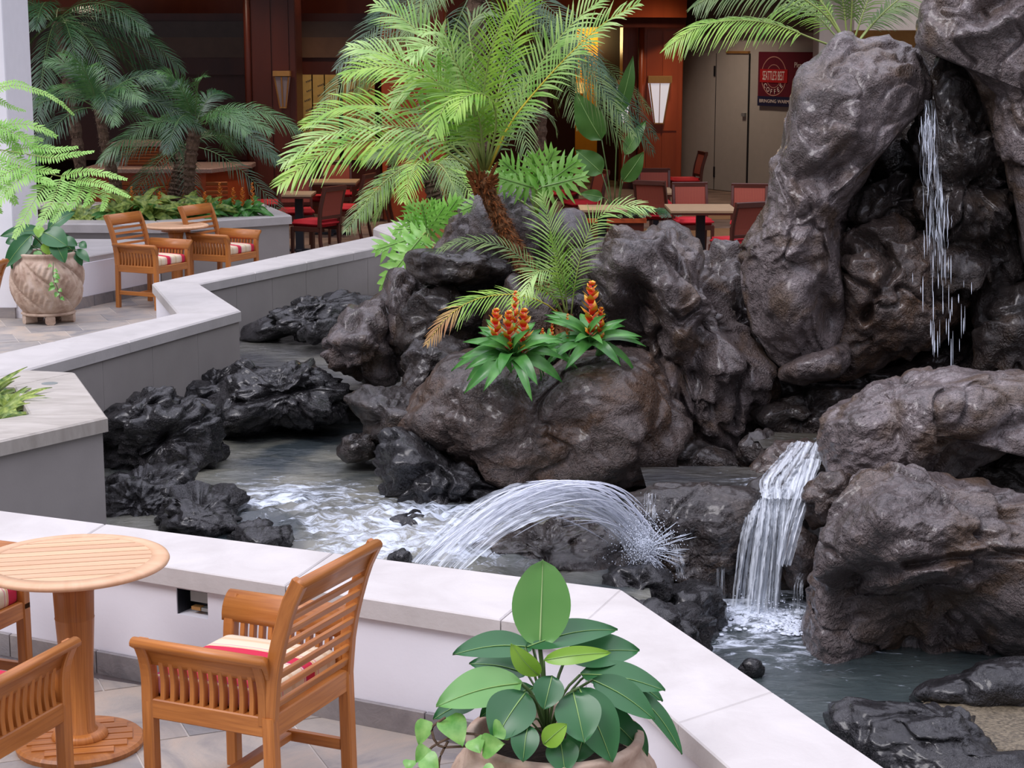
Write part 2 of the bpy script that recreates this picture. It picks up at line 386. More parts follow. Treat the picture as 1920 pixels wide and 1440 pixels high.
        for k in range(n):
            a = i0 + k; b = i0 + (k + 1) % n
            s.face((a, b, b + n, a + n))
            if ch: s.face((a + n, b + n, b + 2 * n, a + 2 * n))
        s.face([top + k for k in range(n)]); s.face([i0 + k for k in range(n)][::-1])
        return s
    def grid(s, rows, uvs=None):
        i0 = len(s.v); nc = len(rows[0])
        for r in rows: s.v.extend(r)
        for a in range(len(rows) - 1):
            for b in range(nc - 1):
                q = i0 + a * nc + b
                u0, u1 = b / (nc - 1), (b + 1) / (nc - 1); v0, v1 = a / (len(rows) - 1), (a + 1) / (len(rows) - 1)
                s.face((q, q + 1, q + nc + 1, q + nc), [(u0, v0), (u1, v0), (u1, v1), (u0, v1)])
        return s
    def build(s, name, mat, parent=None, smooth=False, mats=None):
        me = bpy.data.meshes.new(name); me.from_pydata([tuple(v) for v in s.v], [], s.f)
        uvl = me.uv_layers.new(name='UVMap'); flat = [c for u in s.uv for p_ in u for c in p_]
        uvl.data.foreach_set('uv', flat)
        me.materials.append(mat)
        if smooth: me.polygons.foreach_set('use_smooth', [True] * len(me.polygons))
        me.update()
        o = bpy.data.objects.new(name, me); COL.objects.link(o)
        if parent is not None: o.parent = parent
        return o
def inset(poly, d):
    n = len(poly); out = []
    for i in range(n):
        p0 = Vector(poly[i - 1]).to_2d(); p1 = Vector(poly[i]).to_2d(); p2 = Vector(poly[(i + 1) % n]).to_2d()
        e1 = (p1 - p0).normalized(); e2 = (p2 - p1).normalized()
        n1 = Vector((-e1.y, e1.x)); n2 = Vector((-e2.y, e2.x)); m = (n1 + n2)
        if m.length < 1e-6: m = n1
        m.normalize(); k = d / max(.3, m.dot(n1)); out.append((p1.x + m.x * k, p1.y + m.y * k))
    return out
def xy(p): return (p.x, p.y)
def catmull(pts, n):
    pts = [Vector(p_) for p_ in pts]; P_ = [pts[0] * 2 - pts[1]] + pts + [pts[-1] * 2 - pts[-2]]
    out = []; m = len(pts) - 1
    for k in range(n + 1):
        t = k / n * m; i = min(int(t), m - 1); f = t - i
        a, b, c, d = P_[i], P_[i + 1], P_[i + 2], P_[i + 3]
        out.append(.5 * ((2 * b) + (c - a) * f + (2 * a - 5 * b + 4 * c - d) * f * f + (3 * b - a - 3 * c + d) * f ** 3))
    return out
# ------------------------------------------------------------------ vectorised noise
RS = np.random.RandomState(7); PERM = RS.permutation(256); PERM = np.concatenate([PERM, PERM, PERM]); GR = RS.normal(size=(256, 3)); GR /= np.linalg.norm(GR, axis=1)[:, None]
RV = RS.rand(256, 3)
def perlin(P_):
    i = np.floor(P_).astype(int); f = P_ - i; u = f * f * f * (f * (f * 6 - 15) + 10); i &= 255; tot = 0
    for dx in (0, 1):
        for dy in (0, 1):
            for dz in (0, 1):
                h = PERM[PERM[PERM[i[:, 0] + dx] + i[:, 1] + dy] + i[:, 2] + dz]
                g = (GR[h] * (f - np.array([dx, dy, dz]))).sum(1)
                wx = u[:, 0] if dx else 1 - u[:, 0]; wy = u[:, 1] if dy else 1 - u[:, 1]; wz = u[:, 2] if dz else 1 - u[:, 2]
                tot = tot + g * wx * wy * wz
    return tot
def fbm(P_, o=4, g=.5):
    a = 1; t = 0; s = 0
    for k in range(o): t = t + a * perlin(P_ * 2 ** k + 17.3 * k); s += a; a *= g
    return t / s
def ridge(P_, o=3):
    a = 1; t = 0; s = 0
    for k in range(o): t = t + a * (1 - np.abs(perlin(P_ * 2 ** k + 31.7 * k)) * 2.2); s += a; a *= .5
    return t / s
def worley(P_):
    i = np.floor(P_).astype(int); best = np.full(len(P_), 9.); b2 = np.full(len(P_), 9.)
    for dx in (-1, 0, 1):
        for dy in (-1, 0, 1):
            for dz in (-1, 0, 1):
                c = i + np.array([dx, dy, dz]); cc = c & 255
                h = PERM[PERM[PERM[cc[:, 0]] + cc[:, 1]] + cc[:, 2]]
                d = np.linalg.norm(c + RV[h] - P_, axis=1)
                nb = d < best; b2 = np.where(nb, best, np.minimum(b2, d)); best = np.where(nb, d, best)
    return best, b2
def mesh_np(name, verts, faces, mat, parent=None, smooth=True):
    me = bpy.data.meshes.new(name); me.from_pydata(verts.tolist(), [], faces); me.materials.append(mat)
    if smooth: me.polygons.foreach_set('use_smooth', [True] * len(me.polygons))
    me.update(); o = bpy.data.objects.new(name, me); COL.objects.link(o)
    if parent is not None: o.parent = parent
    return o
GV = RS.normal(size=(256, 3)); HV = RS.rand(256)
def facets(P_, sharp=17., tilt=.5):
    i = np.floor(P_).astype(int); num = 0; den = 0
    for dx in (-1, 0, 1):
        for dy in (-1, 0, 1):
            for dz in (-1, 0, 1):
                c = i + np.array([dx, dy, dz]); cc = c & 255
                h = PERM[PERM[PERM[cc[:, 0]] + cc[:, 1]] + cc[:, 2]]
                r = P_ - (c + RV[h]); d = np.linalg.norm(r, axis=1); w_ = np.exp(-sharp * d)
                num = num + w_ * (HV[h] - .5 + tilt * (r * GV[h]).sum(1)); den = den + w_
    return num / den
ROCKN = 0
def rock(name, label, outline, Y0, Tf, Tb, mat, tilt=0., strokes=(), amp=.05, wscale=.5, wamp=.09, fine=.012, cat='rock', group=None, c=None, p=2.3, step=4.2, black=0, rim=1.0, kind=None):
    """solid boulder: silhouette outline at distance Y0, bulging Tf towards the viewer side and Tb behind"""
    global ROCKN; ROCKN += 1
    ol = np.array(outline, float)
    # smooth outline
    for _ in range(2):
        a = ol; b = np.roll(ol, -1, 0); ol = np.stack([a * .75 + b * .25, a * .25 + b * .75], 1).reshape(-1, 2)
    if c is None: c = ((ol[:, 0].min() + ol[:, 0].max()) / 2, (ol[:, 1].min() + ol[:, 1].max()) / 2)
    c = np.array(c, float); per = np.linalg.norm(ol - np.roll(ol, -1, 0), axis=1).sum()
    nt_ = int(np.clip(per / step, 40, 420)); th = np.linspace(0, 2 * np.pi, nt_, endpoint=False)
    A = ol - c; B = np.roll(A, -1, 0); R = np.zeros(nt_)
    for k, t in enumerate(th):
        d = np.array([math.cos(t), math.sin(t)]); E_ = B - A
        den = d[0] * E_[:, 1] - d[1] * E_[:, 0]; den = np.where(np.abs(den) < 1e-9, 1e-9, den)
        s = (A[:, 0] * E_[:, 1] - A[:, 1] * E_[:, 0]) / den; q = (A[:, 0] * d[1] - A[:, 1] * d[0]) / den
        ok = (s > 0) & (q >= -1e-6) & (q <= 1 + 1e-6); R[k] = s[ok].max() if ok.any() else 5
    Rm = R.max(); nf = int(np.clip(Rm / step, 10, 110)); nb = max(8, nf // 5)
    ts = np.concatenate([np.linspace(0, 1, nf + 1)[1:], 1 + np.linspace(0, 1, nb + 1)[1:-1]])
    jg = np.stack([np.cos(th) * 4 + ROCKN, np.sin(th) * 4, np.zeros(nt_)], 1); R = R * (1 + .035 * fbm(jg, 4, .6) * rim)
    rows = []; dep = []
    for t in ts:
        if t <= 1: u = math.sin(t * math.pi / 2) ** 1.05; d = Tf * max(0, 1 - u ** p) ** (1 / 1.9)
        else: q = 2 - t; u = math.sin(q * math.pi / 2); d = -Tb * math.sqrt(max(0, 1 - u * u))
        rows.append(np.stack([c[0] + R * u * np.cos(th), c[1] + R * u * np.sin(th)], 1)); dep.append(np.full(nt_, d))
    us = np.concatenate([[0], np.repeat([math.sin(min(t, 2 - t) * math.pi / 2) for t in ts], nt_), [0]])
    ang = np.concatenate([[0], np.tile(th, len(ts)), [0]])
    pix = np.concatenate([[c]] + rows + [[c]]); D = np.concatenate([[Tf]] + dep + [[-Tb]])
    sc = F / Y0
    front = np.concatenate([[1], np.repeat([1. if t < 1 else 0. for t in ts], nt_), [0]])
    D = D + tilt * (pix[:, 1] - c[1]) / sc
    for (pl, rr, dd) in strokes:
        pl = np.array(pl, float); best = np.full(len(pix), 1e9)
        if len(pl) == 1: best = np.linalg.norm(pix - pl[0], axis=1)
        for a, b in zip(pl[:-1], pl[1:]):
            ab = b - a; tt = np.clip(((pix - a) @ ab) / (ab @ ab + 1e-9), 0, 1); best = np.minimum(best, np.linalg.norm(pix - (a + tt[:, None] * ab), axis=1))
        D = D + front * dd * np.exp(-(best / rr) ** 2) * (1 - us ** 6)
    rx = (pix[:, 0] - 960) / F; b_ = (720 - pix[:, 1]) / F; ry = CP + b_ * SP; rz_ = -SP + b_ * CP
    k = (Y0 - D) / ry; P_ = np.stack([rx * k, ry * k, H + rz_ * k], 1)
    nrm = np.stack([us * np.cos(ang), -np.where(front > 0, 1, -1) * np.sqrt(np.clip(1 - us * us, 0, 1)), -us * np.sin(ang)], 1)
    nrm /= np.linalg.norm(nrm, axis=1)[:, None] + 1e-9
    off = np.array([ROCKN * 3.7, ROCKN * 1.3, 0]); Q = P_ + off
    warp = np.stack([fbm(Q * 1.3 + 5, 2), fbm(Q * 1.3 + 50, 2), fbm(Q * 1.3 + 90, 2)], 1) * .6
    rimk = 1 - (1 - rim) * us
    wp = Q + warp * .35
    disp = wamp * 1.15 * facets(wp / (wscale * 1.15)) + wamp * .50 * facets(wp / (wscale * .5) + 3) + wamp * .2 * facets(wp / (wscale * .2) + 7, 11)
    crk = np.abs(fbm(Q * 1.5 + warp + 40, 3)); disp -= wamp * .55 * np.exp(-(crk / .022) ** 2)
    disp += amp * fbm(Q * 2.2, 4, .55) * 2 + fine * 1.5 * (ridge(Q * 7 + warp * 6, 4) - .6) + fine * 1.5 * fbm(Q * 18, 3)
    if black: disp += black * (np.abs(fbm(Q * np.array([5, 5, 11]), 3)) * -2 + .4) + black * .6 * fbm(Q * 34, 2)
    P_ = P_ + nrm * (disp * rimk)[:, None]
    faces = []; L = len(ts)
    for j in range(nt_): faces.append((0, 1 + (j + 1) % nt_, 1 + j))
    for a in range(L - 1):
        o_ = 1 + a * nt_
        for j in range(nt_):
            j2 = (j + 1) % nt_; faces.append((o_ + j, o_ + j2, o_ + nt_ + j2, o_ + nt_ + j))
    o_ = 1 + (L - 1) * nt_; last = len(P_) - 1
    for j in range(nt_): faces.append((o_ + j, o_ + (j + 1) % nt_, last))
    ctr = P_.mean(0)
    o = mesh_np(name, P_ - ctr, faces, mat); o.location = ctr.tolist()
    return tag(o, label, cat, group, kind)
# ================================================================== SETTING
def lerp2(a, b, t): return (a[0] + (b[0] - a[0]) * t, a[1] + (b[1] - a[1]) * t)
def clip_poly(subj, clipper):
    out = list(subj)
    n = len(clipper)
    for i in range(n):
        a, b = clipper[i], clipper[(i + 1) % n]; inp = out; out = []
        side = lambda p_: (b[0] - a[0]) * (p_[1] - a[1]) - (b[1] - a[1]) * (p_[0] - a[0])
        for k in range(len(inp)):
            p_, q = inp[k], inp[(k + 1) % len(inp)]; sp_, sq = side(p_), side(q)
            if sp_ >= 0: out.append(p_)
            if (sp_ >= 0) != (sq >= 0):
                t = sp_ / (sp_ - sq); out.append(lerp2(p_, q, t))
        if not out: return []
    return out
def parea(p_): return abs(sum(p_[i][0] * p_[(i + 1) % len(p_)][1] - p_[(i + 1) % len(p_)][0] * p_[i][1] for i in range(len(p_)))) / 2
def dedup(p_):
    o = []
    for q in p_:
        if not o or math.hypot(q[0] - o[-1][0], q[1] - o[-1][1]) > 1e-3: o.append(q)
    if len(o) > 1 and math.hypot(o[0][0] - o[-1][0], o[0][1] - o[-1][1]) < 1e-3: o.pop()
    return o
def tiles(floor, region, size, angle, mat, x0, y0, top, gap=.008, off=(0, 0)):
    ca, sa = math.cos(angle), math.sin(angle); R_ = 16
    rr = random.Random(3)
    for i in range(-R_, R_):
        for j in range(-R_, R_):
            w_ = size - gap; u = i * size + off[0] + (j % 2) * size * .35; v = j * size + off[1]
            cell = [(x0 + ca * a - sa * b, y0 + sa * a + ca * b) for a, b in ((u, v), (u + w_, v), (u + w_, v + w_), (u, v + w_))]
            q = dedup(clip_poly(region, cell))
            if len(q) < 3 or parea(q) < .004: continue
            cx = sum(p_[0] for p_ in q) / len(q); cy = sum(p_[1] for p_ in q) / len(q)
            m = MB().prism([(a - cx, b - cy) for a, b in q], -.012, rr.uniform(-.001, .001), 0)
            o = m.build('tile', mat, floor); o.location = (cx, cy, top)
near_reg = [(-4.2, 8.2), (.32, 6.35), (1.1, 4.3), (1.3, 3.2), (-4.2, 3.2)][::-1]
fl = MB().prism(near_reg, -.14, -.003).build('floor', M_grout); tag(fl, kind='structure')
fl['label'] = 'slate tiled terrace floor beside the near wall'
tiles(fl, near_reg, .62, rad(22), M_slate, -1.2, 5.9, 0)
left_reg = [(-7.5, 11.2), (-3.85, 11.25), (-2.75, 14.1), (-3.2, 15.8), (-1.62, 19.8), (-1.62, 20.6), (-7.5, 20.6)]
fl2 = MB().prism(left_reg, -.14, -.003).build('floor', M_grout); tag(fl2, kind='structure')
tiles(fl2, [(-6.2, 11.4), (-3.8, 11.35), (-2.72, 14.1), (-3.15, 15.8), (-1.62, 19.8), (-1.62, 20.6), (-6.2, 20.6)], .47, rad(22), M_slate, -4.19, 17.93, 0)
fl3 = MB().prism([(-12, 20.6), (-1.2, 20.6), (-1.2, 18.8), (12, 18.8), (12, 40), (-12, 40)], -.14, 0).build('floor', M_carpet); tag(fl3, kind='structure')
for (a, b, c_, d) in ((-1.9, 1.2, 22.6, 23.5), (1.2, 5, 20.6, 22), (-1.5, 3.4, 24.5, 25.6), (1.8, 4.6, 27, 29)):
    MB().prism([(a, c_), (b, c_ + .2), (b, d + .2), (a, d)], 0.0, .004).build('floor_board_strip', M_floorwood, fl3)
# pool basin
gx = np.arange(-4.4, 7.6, .11); gy = np.arange(4.2, 19.0, .11); X, Y_ = np.meshgrid(gx, gy)
Pg = np.stack([X.ravel(), Y_.ravel(), np.zeros(X.size)], 1)
zz = -1.05 + .25 * fbm(Pg * 1.1, 4) + .10 * ridge(Pg * 2.5, 3)
def bumpz(cx, cy, r, h): return h * np.exp(-(((Pg[:, 0] - cx) / r[0]) ** 2 + ((Pg[:, 1] - cy) / r[1]) ** 2) ** 2)
sm = np.clip((Pg[:, 0] + .9) / 1.2, 0, 1) * np.clip((Pg[:, 1] - 11.6) / 1.0, 0, 1)
zz += sm * (.95 + .1 * fbm(Pg * 2, 3))
zz += np.clip((Pg[:, 1] - 14.0) / .8, 0, 1) * .75 * (1 - sm) * (Pg[:, 0] < 0)
zz += bumpz(1.2, 10.85, (.60, .50), .90)
zz += bumpz(3.0, 9.4, (1.3, 1.6), .35)
Pg[:, 2] = zz; nx = len(gx); faces = []
for a in range(len(gy) - 1):
    for b in range(nx - 1):
        q = a * nx + b; faces.append((q, q + 1, q + nx + 1, q + nx))
bed = mesh_np('pool_basin', Pg, faces, M_rock_wet); tag(bed, kind='structure')
bed['label'] = 'dark rocky bed of the water feature'

def seg_wall(name, label, segs, ztop, zbot, capt, m_cop, m_body, m_panel=None, nsl=(3,), inner_skirt=None, bev=.012, panels=None, over=.03):
    """segs: list of (O0,O1,I0,I1); coping slabs and pool side panels are parts"""
    root = thing(name, label, 'wall', (segs[0][0][0], segs[0][0][1], 0))
    lx, ly = segs[0][0]
    L = lambda q: (q[0] - lx, q[1] - ly)
    for si, (O0, O1, I0, I1) in enumerate(segs):
        ns = nsl[si % len(nsl)]
        for k in range(ns):
            t0, t1 = k / ns, (k + 1) / ns; e_ = .0025 / max(.1, math.hypot(O1[0] - O0[0], O1[1] - O0[1]))
            a0 = e_ if k else 0; a1 = e_ if k < ns - 1 else 0
            q = [L(lerp2(O0, O1, t0 + a0)), L(lerp2(O0, O1, t1 - a1)), L(lerp2(I0, I1, t1 - a1)), L(lerp2(I0, I1, t0 + a0))]
            MB().prism(q, ztop - capt, ztop, bev).build('coping_slab', m_cop, root)
        # body, set back under the coping
        def sh(O, I, d): v = Vector((I[0] - O[0], I[1] - O[1])); v.normalize(); return (O[0] + v.x * d, O[1] + v.y * d)
        o0, o1 = sh(O0, I0, over), sh(O1, I1, over); i0, i1 = sh(I0, O0, over), sh(I1, O1, over)
        MB().prism([L(o0), L(o1), L(i1), L(i0)], zbot, ztop - capt).build('wall_body', m_body, root)
        if m_panel:
            ln = math.hypot(o1[0] - o0[0], o1[1] - o0[1]); npn = max(1, round(ln / .62))
            for k in range(npn):
                e_ = .002 / ln; q0 = lerp2(o0, o1, k / npn + e_); q1 = lerp2(o0, o1, (k + 1) / npn - e_)
                MB().prism([L(q0), L(q1), L(sh(q1, lerp2(i0, i1, (k + 1) / npn), -.012)), L(sh(q0, lerp2(i0, i1, k / npn), -.012))], zbot, ztop - capt - .004).build('wall_panel', m_panel, root)
    return root
# near wall -------------------------------------------------------------
O = [(-3.6, 8.52), (.423, 6.752), (1.351, 4.3)]; I = [(-3.6, 8.18), (.226, 6.242), (.859, 4.3)]
nw = thing('low_wall', 'pale stone seat wall with an angled corner, nearest the camera behind the teak armchair', 'wall', (0, 6, 0))
def Lw(q): return (q[0], q[1] - 6)
for (A, B, C, D, ks) in ((O[0], O[1], I[0], I[1], (0, .22, .45, .71, .93, 1)), (O[1], O[2], I[1], I[2], (0, .46, .9, 1))):
    for k in range(len(ks) - 1):
        e_ = .0006; t0, t1 = ks[k] + (e_ if ks[k] > 0 else 0), ks[k + 1] - (e_ if ks[k + 1] < 1 else 0)
        MB().prism([Lw(lerp2(A, B, t0)), Lw(lerp2(A, B, t1)), Lw(lerp2(C, D, t1)), Lw(lerp2(C, D, t0))], .44, .52, .005).build('coping_slab', M_cop, nw)
# bodies: a core set back and a white facing, with a rectangular service opening
def off2(p_, d): return (p_[0] + d[0], p_[1] + d[1])
nI = Vector((.452, .892)).normalized() ; nI2 = Vector((.951, .31)).normalized()
core1 = [O[0], off2(O[1], (-.03, -.02)), off2(I[1], (.12, .12)), off2(I[0], (nI.x * .15, nI.y * .15))]
MB().prism([Lw(off2(O[0], (-nI.x * .03, -nI.y * .03))), Lw(off2(O[1], (-nI.x * .03, -nI.y * .03))), Lw(off2(I[1], (.07, .16))), Lw(off2(I[0], (nI.x * .15, nI.y * .15)))], -.9, .44).build('wall_core', M_plaster, nw)
MB().prism([Lw(off2(O[1], (-.03, -.05))), Lw(off2(O[2], (-.03, 0))), Lw(off2(I[2], (.03, 0))), Lw(off2(I[1], (.04, .03)))], -.9, .44).build('wall_core', M_plaster, nw)
w1 = Vector((I[1][0] - I[0][0], I[1][1] - I[0][1])); Lw1 = w1.length; w1.normalize(); wn = Vector((-w1.y, w1.x))  # into the wall
base = Vector(I[0]) + wn * .03
def wq(s0, s1, d0, d1): return [Lw(tuple(base + w1 * s0 + wn * d0)), Lw(tuple(base + w1 * s1 + wn * d0)), Lw(tuple(base + w1 * s1 + wn * d1)), Lw(tuple(base + w1 * s0 + wn * d1))]
hp0 = G(350, 1105, .40); hs0 = (Vector((hp0.x, hp0.y)) - Vector(I[0])).dot(w1); hs1 = hs0 + .155; hz0, hz1 = .315, .425
for (s0, s1, z0, z1) in ((0, hs0, -.1, .44), (hs1, Lw1 + .03, -.1, .44), (hs0, hs1, -.1, hz0), (hs0, hs1, hz1, .44)):
    MB().prism(wq(s0, s1, 0, .13), z0, z1).build('wall_facing', M_plaster, nw)
for (s0, s1, d0, d1, z0, z1, mm, nm) in ((hs0, hs1, .11, .129, hz0, hz1, M_blackmetal, 'recess_back'), (hs0 + .04, hs1 - .02, .04, .09, hz0 + .05, hz1 - .005, M_steel, 'junction_box'),
                                     (hs0 + .05, hs0 + .095, .03, .06, hz0 + .018, hz0 + .032, M_brass, 'socket'), (hs0 + .1, hs0 + .14, .03, .06, hz0 + .018, hz0 + .032, M_steel, 'socket')):
    MB().prism(wq(s0, s1, d0, d1), z0, z1).build(nm, mm, nw)
for (s0, s1, z0, z1) in ((hs0, hs0 + .004, hz0, hz1), (hs1 - .004, hs1, hz0, hz1), (hs0, hs1, hz1 - .004, hz1)): MB().prism(wq(s0, s1, .006, .13), z0, z1).build('recess_shade_sheet', M_blackmetal, nw)  # thin black sheets added to darken the opening, standing in for its shade
s = 0; rr = random.Random(1)
while s < Lw1 - .05:
    l_ = min(rr.uniform(.42, .62), Lw1 - s); MB().prism(wq(s + .003, s + l_ - .003, -.022, 0), 0, .10, .003).build('skirting_tile', M_skirt, nw); s += l_
w2 = Vector((I[2][0] - I[1][0], I[2][1] - I[1][1])); L2 = w2.length; w2.normalize(); wn2 = Vector((-w2.y, w2.x)); s = 0
while s < L2 - .05:
    l_ = min(.5, L2 - s); q = [Vector(I[1]) + w2 * (s + a) + wn2 * b for a, b in ((.003, .01), (l_ - .003, .01), (l_ - .003, .032), (.003, .032))]
    MB().prism([Lw(tuple(x)) for x in q], 0, .10, .003).build('skirting_tile', M_skirt, nw); s += l_
# left zigzag wall --------------------------------------------------------
seg_wall('low_wall', 'long zigzag grey stone wall between the left terrace and the pool', [
    ((-3.28, 11.2), (-2.142, 14.195), (-3.9, 11.3), (-2.617, 14.051)), ((-2.142, 14.195), (-2.744, 15.809), (-2.617, 14.051), (-3.168, 15.845)),
    ((-2.744, 15.809), (-1.22, 19.06), (-3.168, 15.845), (-1.508, 19.837))], .52, -.7, .085, M_cop_far, M_plaster, M_panel, nsl=(2, 1, 4))
# planter in the left foreground -------------------------------------------
pl = thing('stone_planter', 'low stone planter at the left edge holding striped plants, in front of the zigzag wall', 'planter', (-2.8, 10, 0))
def Lp(q): return (q[0] + 2.8, q[1] - 10)
b_, c_, S_, a_ = (-2.81, 11.48), (-2.292, 10.069), (-3.3, 8.62), (-3.2, 11.58)
op = [(-3.08, 11.02), (-2.755, 10.15), (-3.05, 9.86), (-3.75, 9.86), (-3.75, 11.0)]
for q in ([b_, c_, op[1], op[0]], [c_, S_, op[2], op[1]], [S_, (-3.95, 8.9), op[3], op[2]], [(-3.29, 11.22), a_, b_, op[0]], [(-3.95, 8.9), (-3.95, 11.2), (-3.29, 11.22), op[0], op[4], op[3]]):
    MB().prism([Lp(p_) for p_ in q], .43, .515, .01).build('coping_slab', M_cop_planter, pl)
ins = inset([b_, a_, (-3.29, 11.22), (-3.95, 11.2), (-3.95, 8.9), S_, c_], .03)
MB().prism([Lp(p_) for p_ in ins], -.7, .36).build('planter_body', M_panel, pl)
for k in range(len(ins)):
    p0, p1 = ins[k], ins[(k + 1) % len(ins)]; v = Vector((p1[0] - p0[0], p1[1] - p0[1])).normalized(); nn_ = (-v.y * .06, v.x * .06)
    MB().prism([Lp(p0), Lp(p1), Lp(off2(p1, nn_)), Lp(off2(p0, nn_))], .36, .43).build('planter_rim_wall', M_panel, pl)
MB().prism([Lp(p_) for p_ in op], .36, .385).build('soil', M_soil, pl)
d_ = G(93, 719, .515); MB().lathe([(.05, -.001), (.05, .0015), (.0, .0015)], 20, Lp((d_.x, d_.y)) + (.515,)).build('drain_cap', M_steel, pl)
# back left planter and its ledge --------------------------------------------
bp = thing('stone_planter', 'raised grey stone planter with small palms and orange bromeliads behind the far teak chairs', 'planter', (-3.5, 20.5, 0))
def Lb(q): return (q[0] + 3.5, q[1] - 20.5)
PO = [(-6.4, 19.85), (-3.83, 19.72), (-2.52, 20.75), (-3.07, 22.35), (-6.4, 22.6)]
PI = inset(PO, .42)
for k in range(5): MB().prism([Lb(PO[k]), Lb(PO[(k + 1) % 5]), Lb(PI[(k + 1) % 5]), Lb(PI[k])], .56, .66, .014).build('coping_slab', M_cop_far, bp)
po = inset(PO, .03); MB().prism([Lb(p_) for p_ in po], 0, .56).build('planter_body', M_cream if False else M_panel, bp)
MB().prism([Lb(p_) for p_ in PI], .56, .60).build('soil', M_soil, bp)
lg = thing('stone_bench', 'low white stone ledge with slate skirting behind the far carved pot', 'bench', (-4.5, 18.5, 0))
LG = [(-4.70, 17.25), (-4.36, 17.78), (-3.84, 18.98), (-3.86, 19.66), (-6.3, 19.8), (-6.3, 17.25)]
MB().prism([(a + 4.5, b - 18.5) for a, b in LG], .44, .50, .01).build('ledge_slab', M_cop_far, lg)
lb = inset(LG[::-1], .02)[::-1]; MB().prism([(a + 4.5, b - 18.5) for a, b in lb], 0, .44).build('ledge_body', M_plaster, lg)
for (A, B) in ((lb[0], lb[1]), (lb[1], lb[2])):
    ln = math.hypot(B[0] - A[0], B[1] - A[1]); nk = max(1, round(ln / .33)); v = Vector((B[0] - A[0], B[1] - A[1])) / ln; nv = Vector((v.y, -v.x)) * .015
    for k in range(nk):
        q0 = Vector(A) + v * (ln * k / nk + .004); q1 = Vector(A) + v * (ln * (k + 1) / nk - .004)
        MB().prism([(q.x + 4.5, q.y - 18.5) for q in (q0, q1, q1 + nv, q0 + nv)], 0, .11, .002).build('skirting_tile', M_skirt, lg)
# end block and dark curb behind the rocks ------------------------------------
eb = thing('low_wall', 'white end block with rounded coping where the zigzag wall meets the rocks', 'wall', (-1.2, 19.5, 0))
EB = [(-1.53, 19.95), (-1.50, 20.25), (-1.33, 20.6), (-1.0, 20.7), (-.93, 18.0), (-1.04, 18.0), (-1.12, 18.6), (-1.24, 19.1)]
MB().prism([(a + 1.2, b - 19.5) for a, b in EB], .50, .60, .02).build('coping_slab', M_cop, eb)
MB().prism([(a + 1.2, b - 19.5) for a, b in inset(EB[::-1], .03)], -.5, .50).build('wall_body', M_white, eb)
cw = thing('low_wall', 'dark wet curb below the red dining chair between the grey rocks', 'wall', (2, 18.5, 0))
MB().prism([(-2.3, -.1), (3.5, -.1), (3.5, .25), (-2.3, .25)], .40, .46, .01).build('coping_slab', M_rock_grey, cw)
MB().prism([(-2.3, -.06), (3.5, -.06), (3.5, .21), (-2.3, .21)], -.6, .40).build('wall_body', M_rock_black, cw)
# white column ---------------------------------------------------------------
cl = MB(); cl.box(-7, -4.74, 17.22, 17.24 + .9, .105, 5.2, .01); o = cl.build('wall_left', M_white); tag(o, kind='structure')
for k in range(4):
    MB().box(-4.755 - .36 * (k + 1), -4.755 - .36 * k - .006, 17.20, 17.22, 0, .105, .002).build('skirting_tile', M_skirt, o)
# ------------------------------------------------------------------ dining hall shell
def wallbox(name, q0, q1, th, z0, z1, mat, kind='structure'):
    v = Vector((q1[0] - q0[0], q1[1] - q0[1])).normalized(); n_ = (-v.y * th, v.x * th)
    o = MB().prism([q0, q1, off2(q1, n_), off2(q0, n_)], z0, z1).build(name, mat)
    if kind: tag(o, kind=kind)
    return o
cg = MB().prism([(-14, 21.2), (-1.0, 21.8), (5.5, 25.6), (12, 26), (12, 41), (-14, 41)], 4.3, 4.5).build('ceiling', M_ceiling); tag(cg, kind='structure')
# header beam above the pillars
bm = wallbox('trim_1', (-12, 25.6), (3.05, 32.3), .5, 3.03, 4.3, M_mahog)
wallbox('trim_2', (-12, 25.72), (3.05, 32.42), .3, 2.86, 3.03, M_mahog_dark)
# back wall of the hall
wallbox('wall_back', (-14, 37.8), (8, 37.8), .2, 0, 4.3, M_mahog_dark)
wallbox('wall_far_left', (-9.5, 21.5), (-9.5, 37.8), .2, 0, 4.3, M_mahog_dark)
# clerestory panels behind the beam (left)
fm = thing('glazed_screen', 'dark glazed screen of two pale bands between mahogany posts on the left', 'screen', (-5, 27.6, 0))
def pxbox(m, x0, y0, x1, y1, Y, th):
    a = V(x0, y1, Y); b = V(x1, y0, Y); m.box(a.x + 5, b.x + 5, Y - 27.6, Y - 27.6 + th, a.z, b.z); return m
for (x0, y0, x1, y1, mm) in ((-60, 40, 470, 70, M_darkpanel), (-60, 70, 470, 108, M_darkpanel2), (563, 40, 712, 70, M_darkpanel), (563, 70, 712, 108, M_darkpanel2)):
    pxbox(MB(), x0, y0, x1, y1, 27.9, .05).build('glass_pane', mm, fm)
for (x0, y0, x1, y1) in ((-60, 25, 720, 40), (-60, 108, 720, 140), (-60, 140, 470, 300)):
    pxbox(MB(), x0, y0, x1, y1, 27.95 if y0 < 140 else 28.2, .06).build('frame_rail', M_mahog_dark, fm)
kp = thing('paper_covered_window', 'shop window masked with yellow kraft paper sheets, behind the big palm', 'window', (-5, 27.6, 0))
for (x0, x1) in ((567, 586), (587, 609), (610, 634), (645, 668), (669, 702)):
    pxbox(MB(), x0, 140, x1, 300, 27.95, .01).build('paper_sheet', M_kraft, kp)
pk = MB(); rr = random.Random(5)
for (x0, x1) in ((567, 632), (647, 700)):
    for r_ in range(6):
        for c2 in range(3):
            x = x0 + 6 + c2 * (x1 - x0) / 3 + rr.uniform(-2, 2); y = 152 + r_ * 18 + (c2 % 2) * 8
            for k in range(4): pxbox(pk, x + k * 3, y - k * 1.2, x + k * 3 + 2, y - k * 1.2 + 3, 27.945, .004)
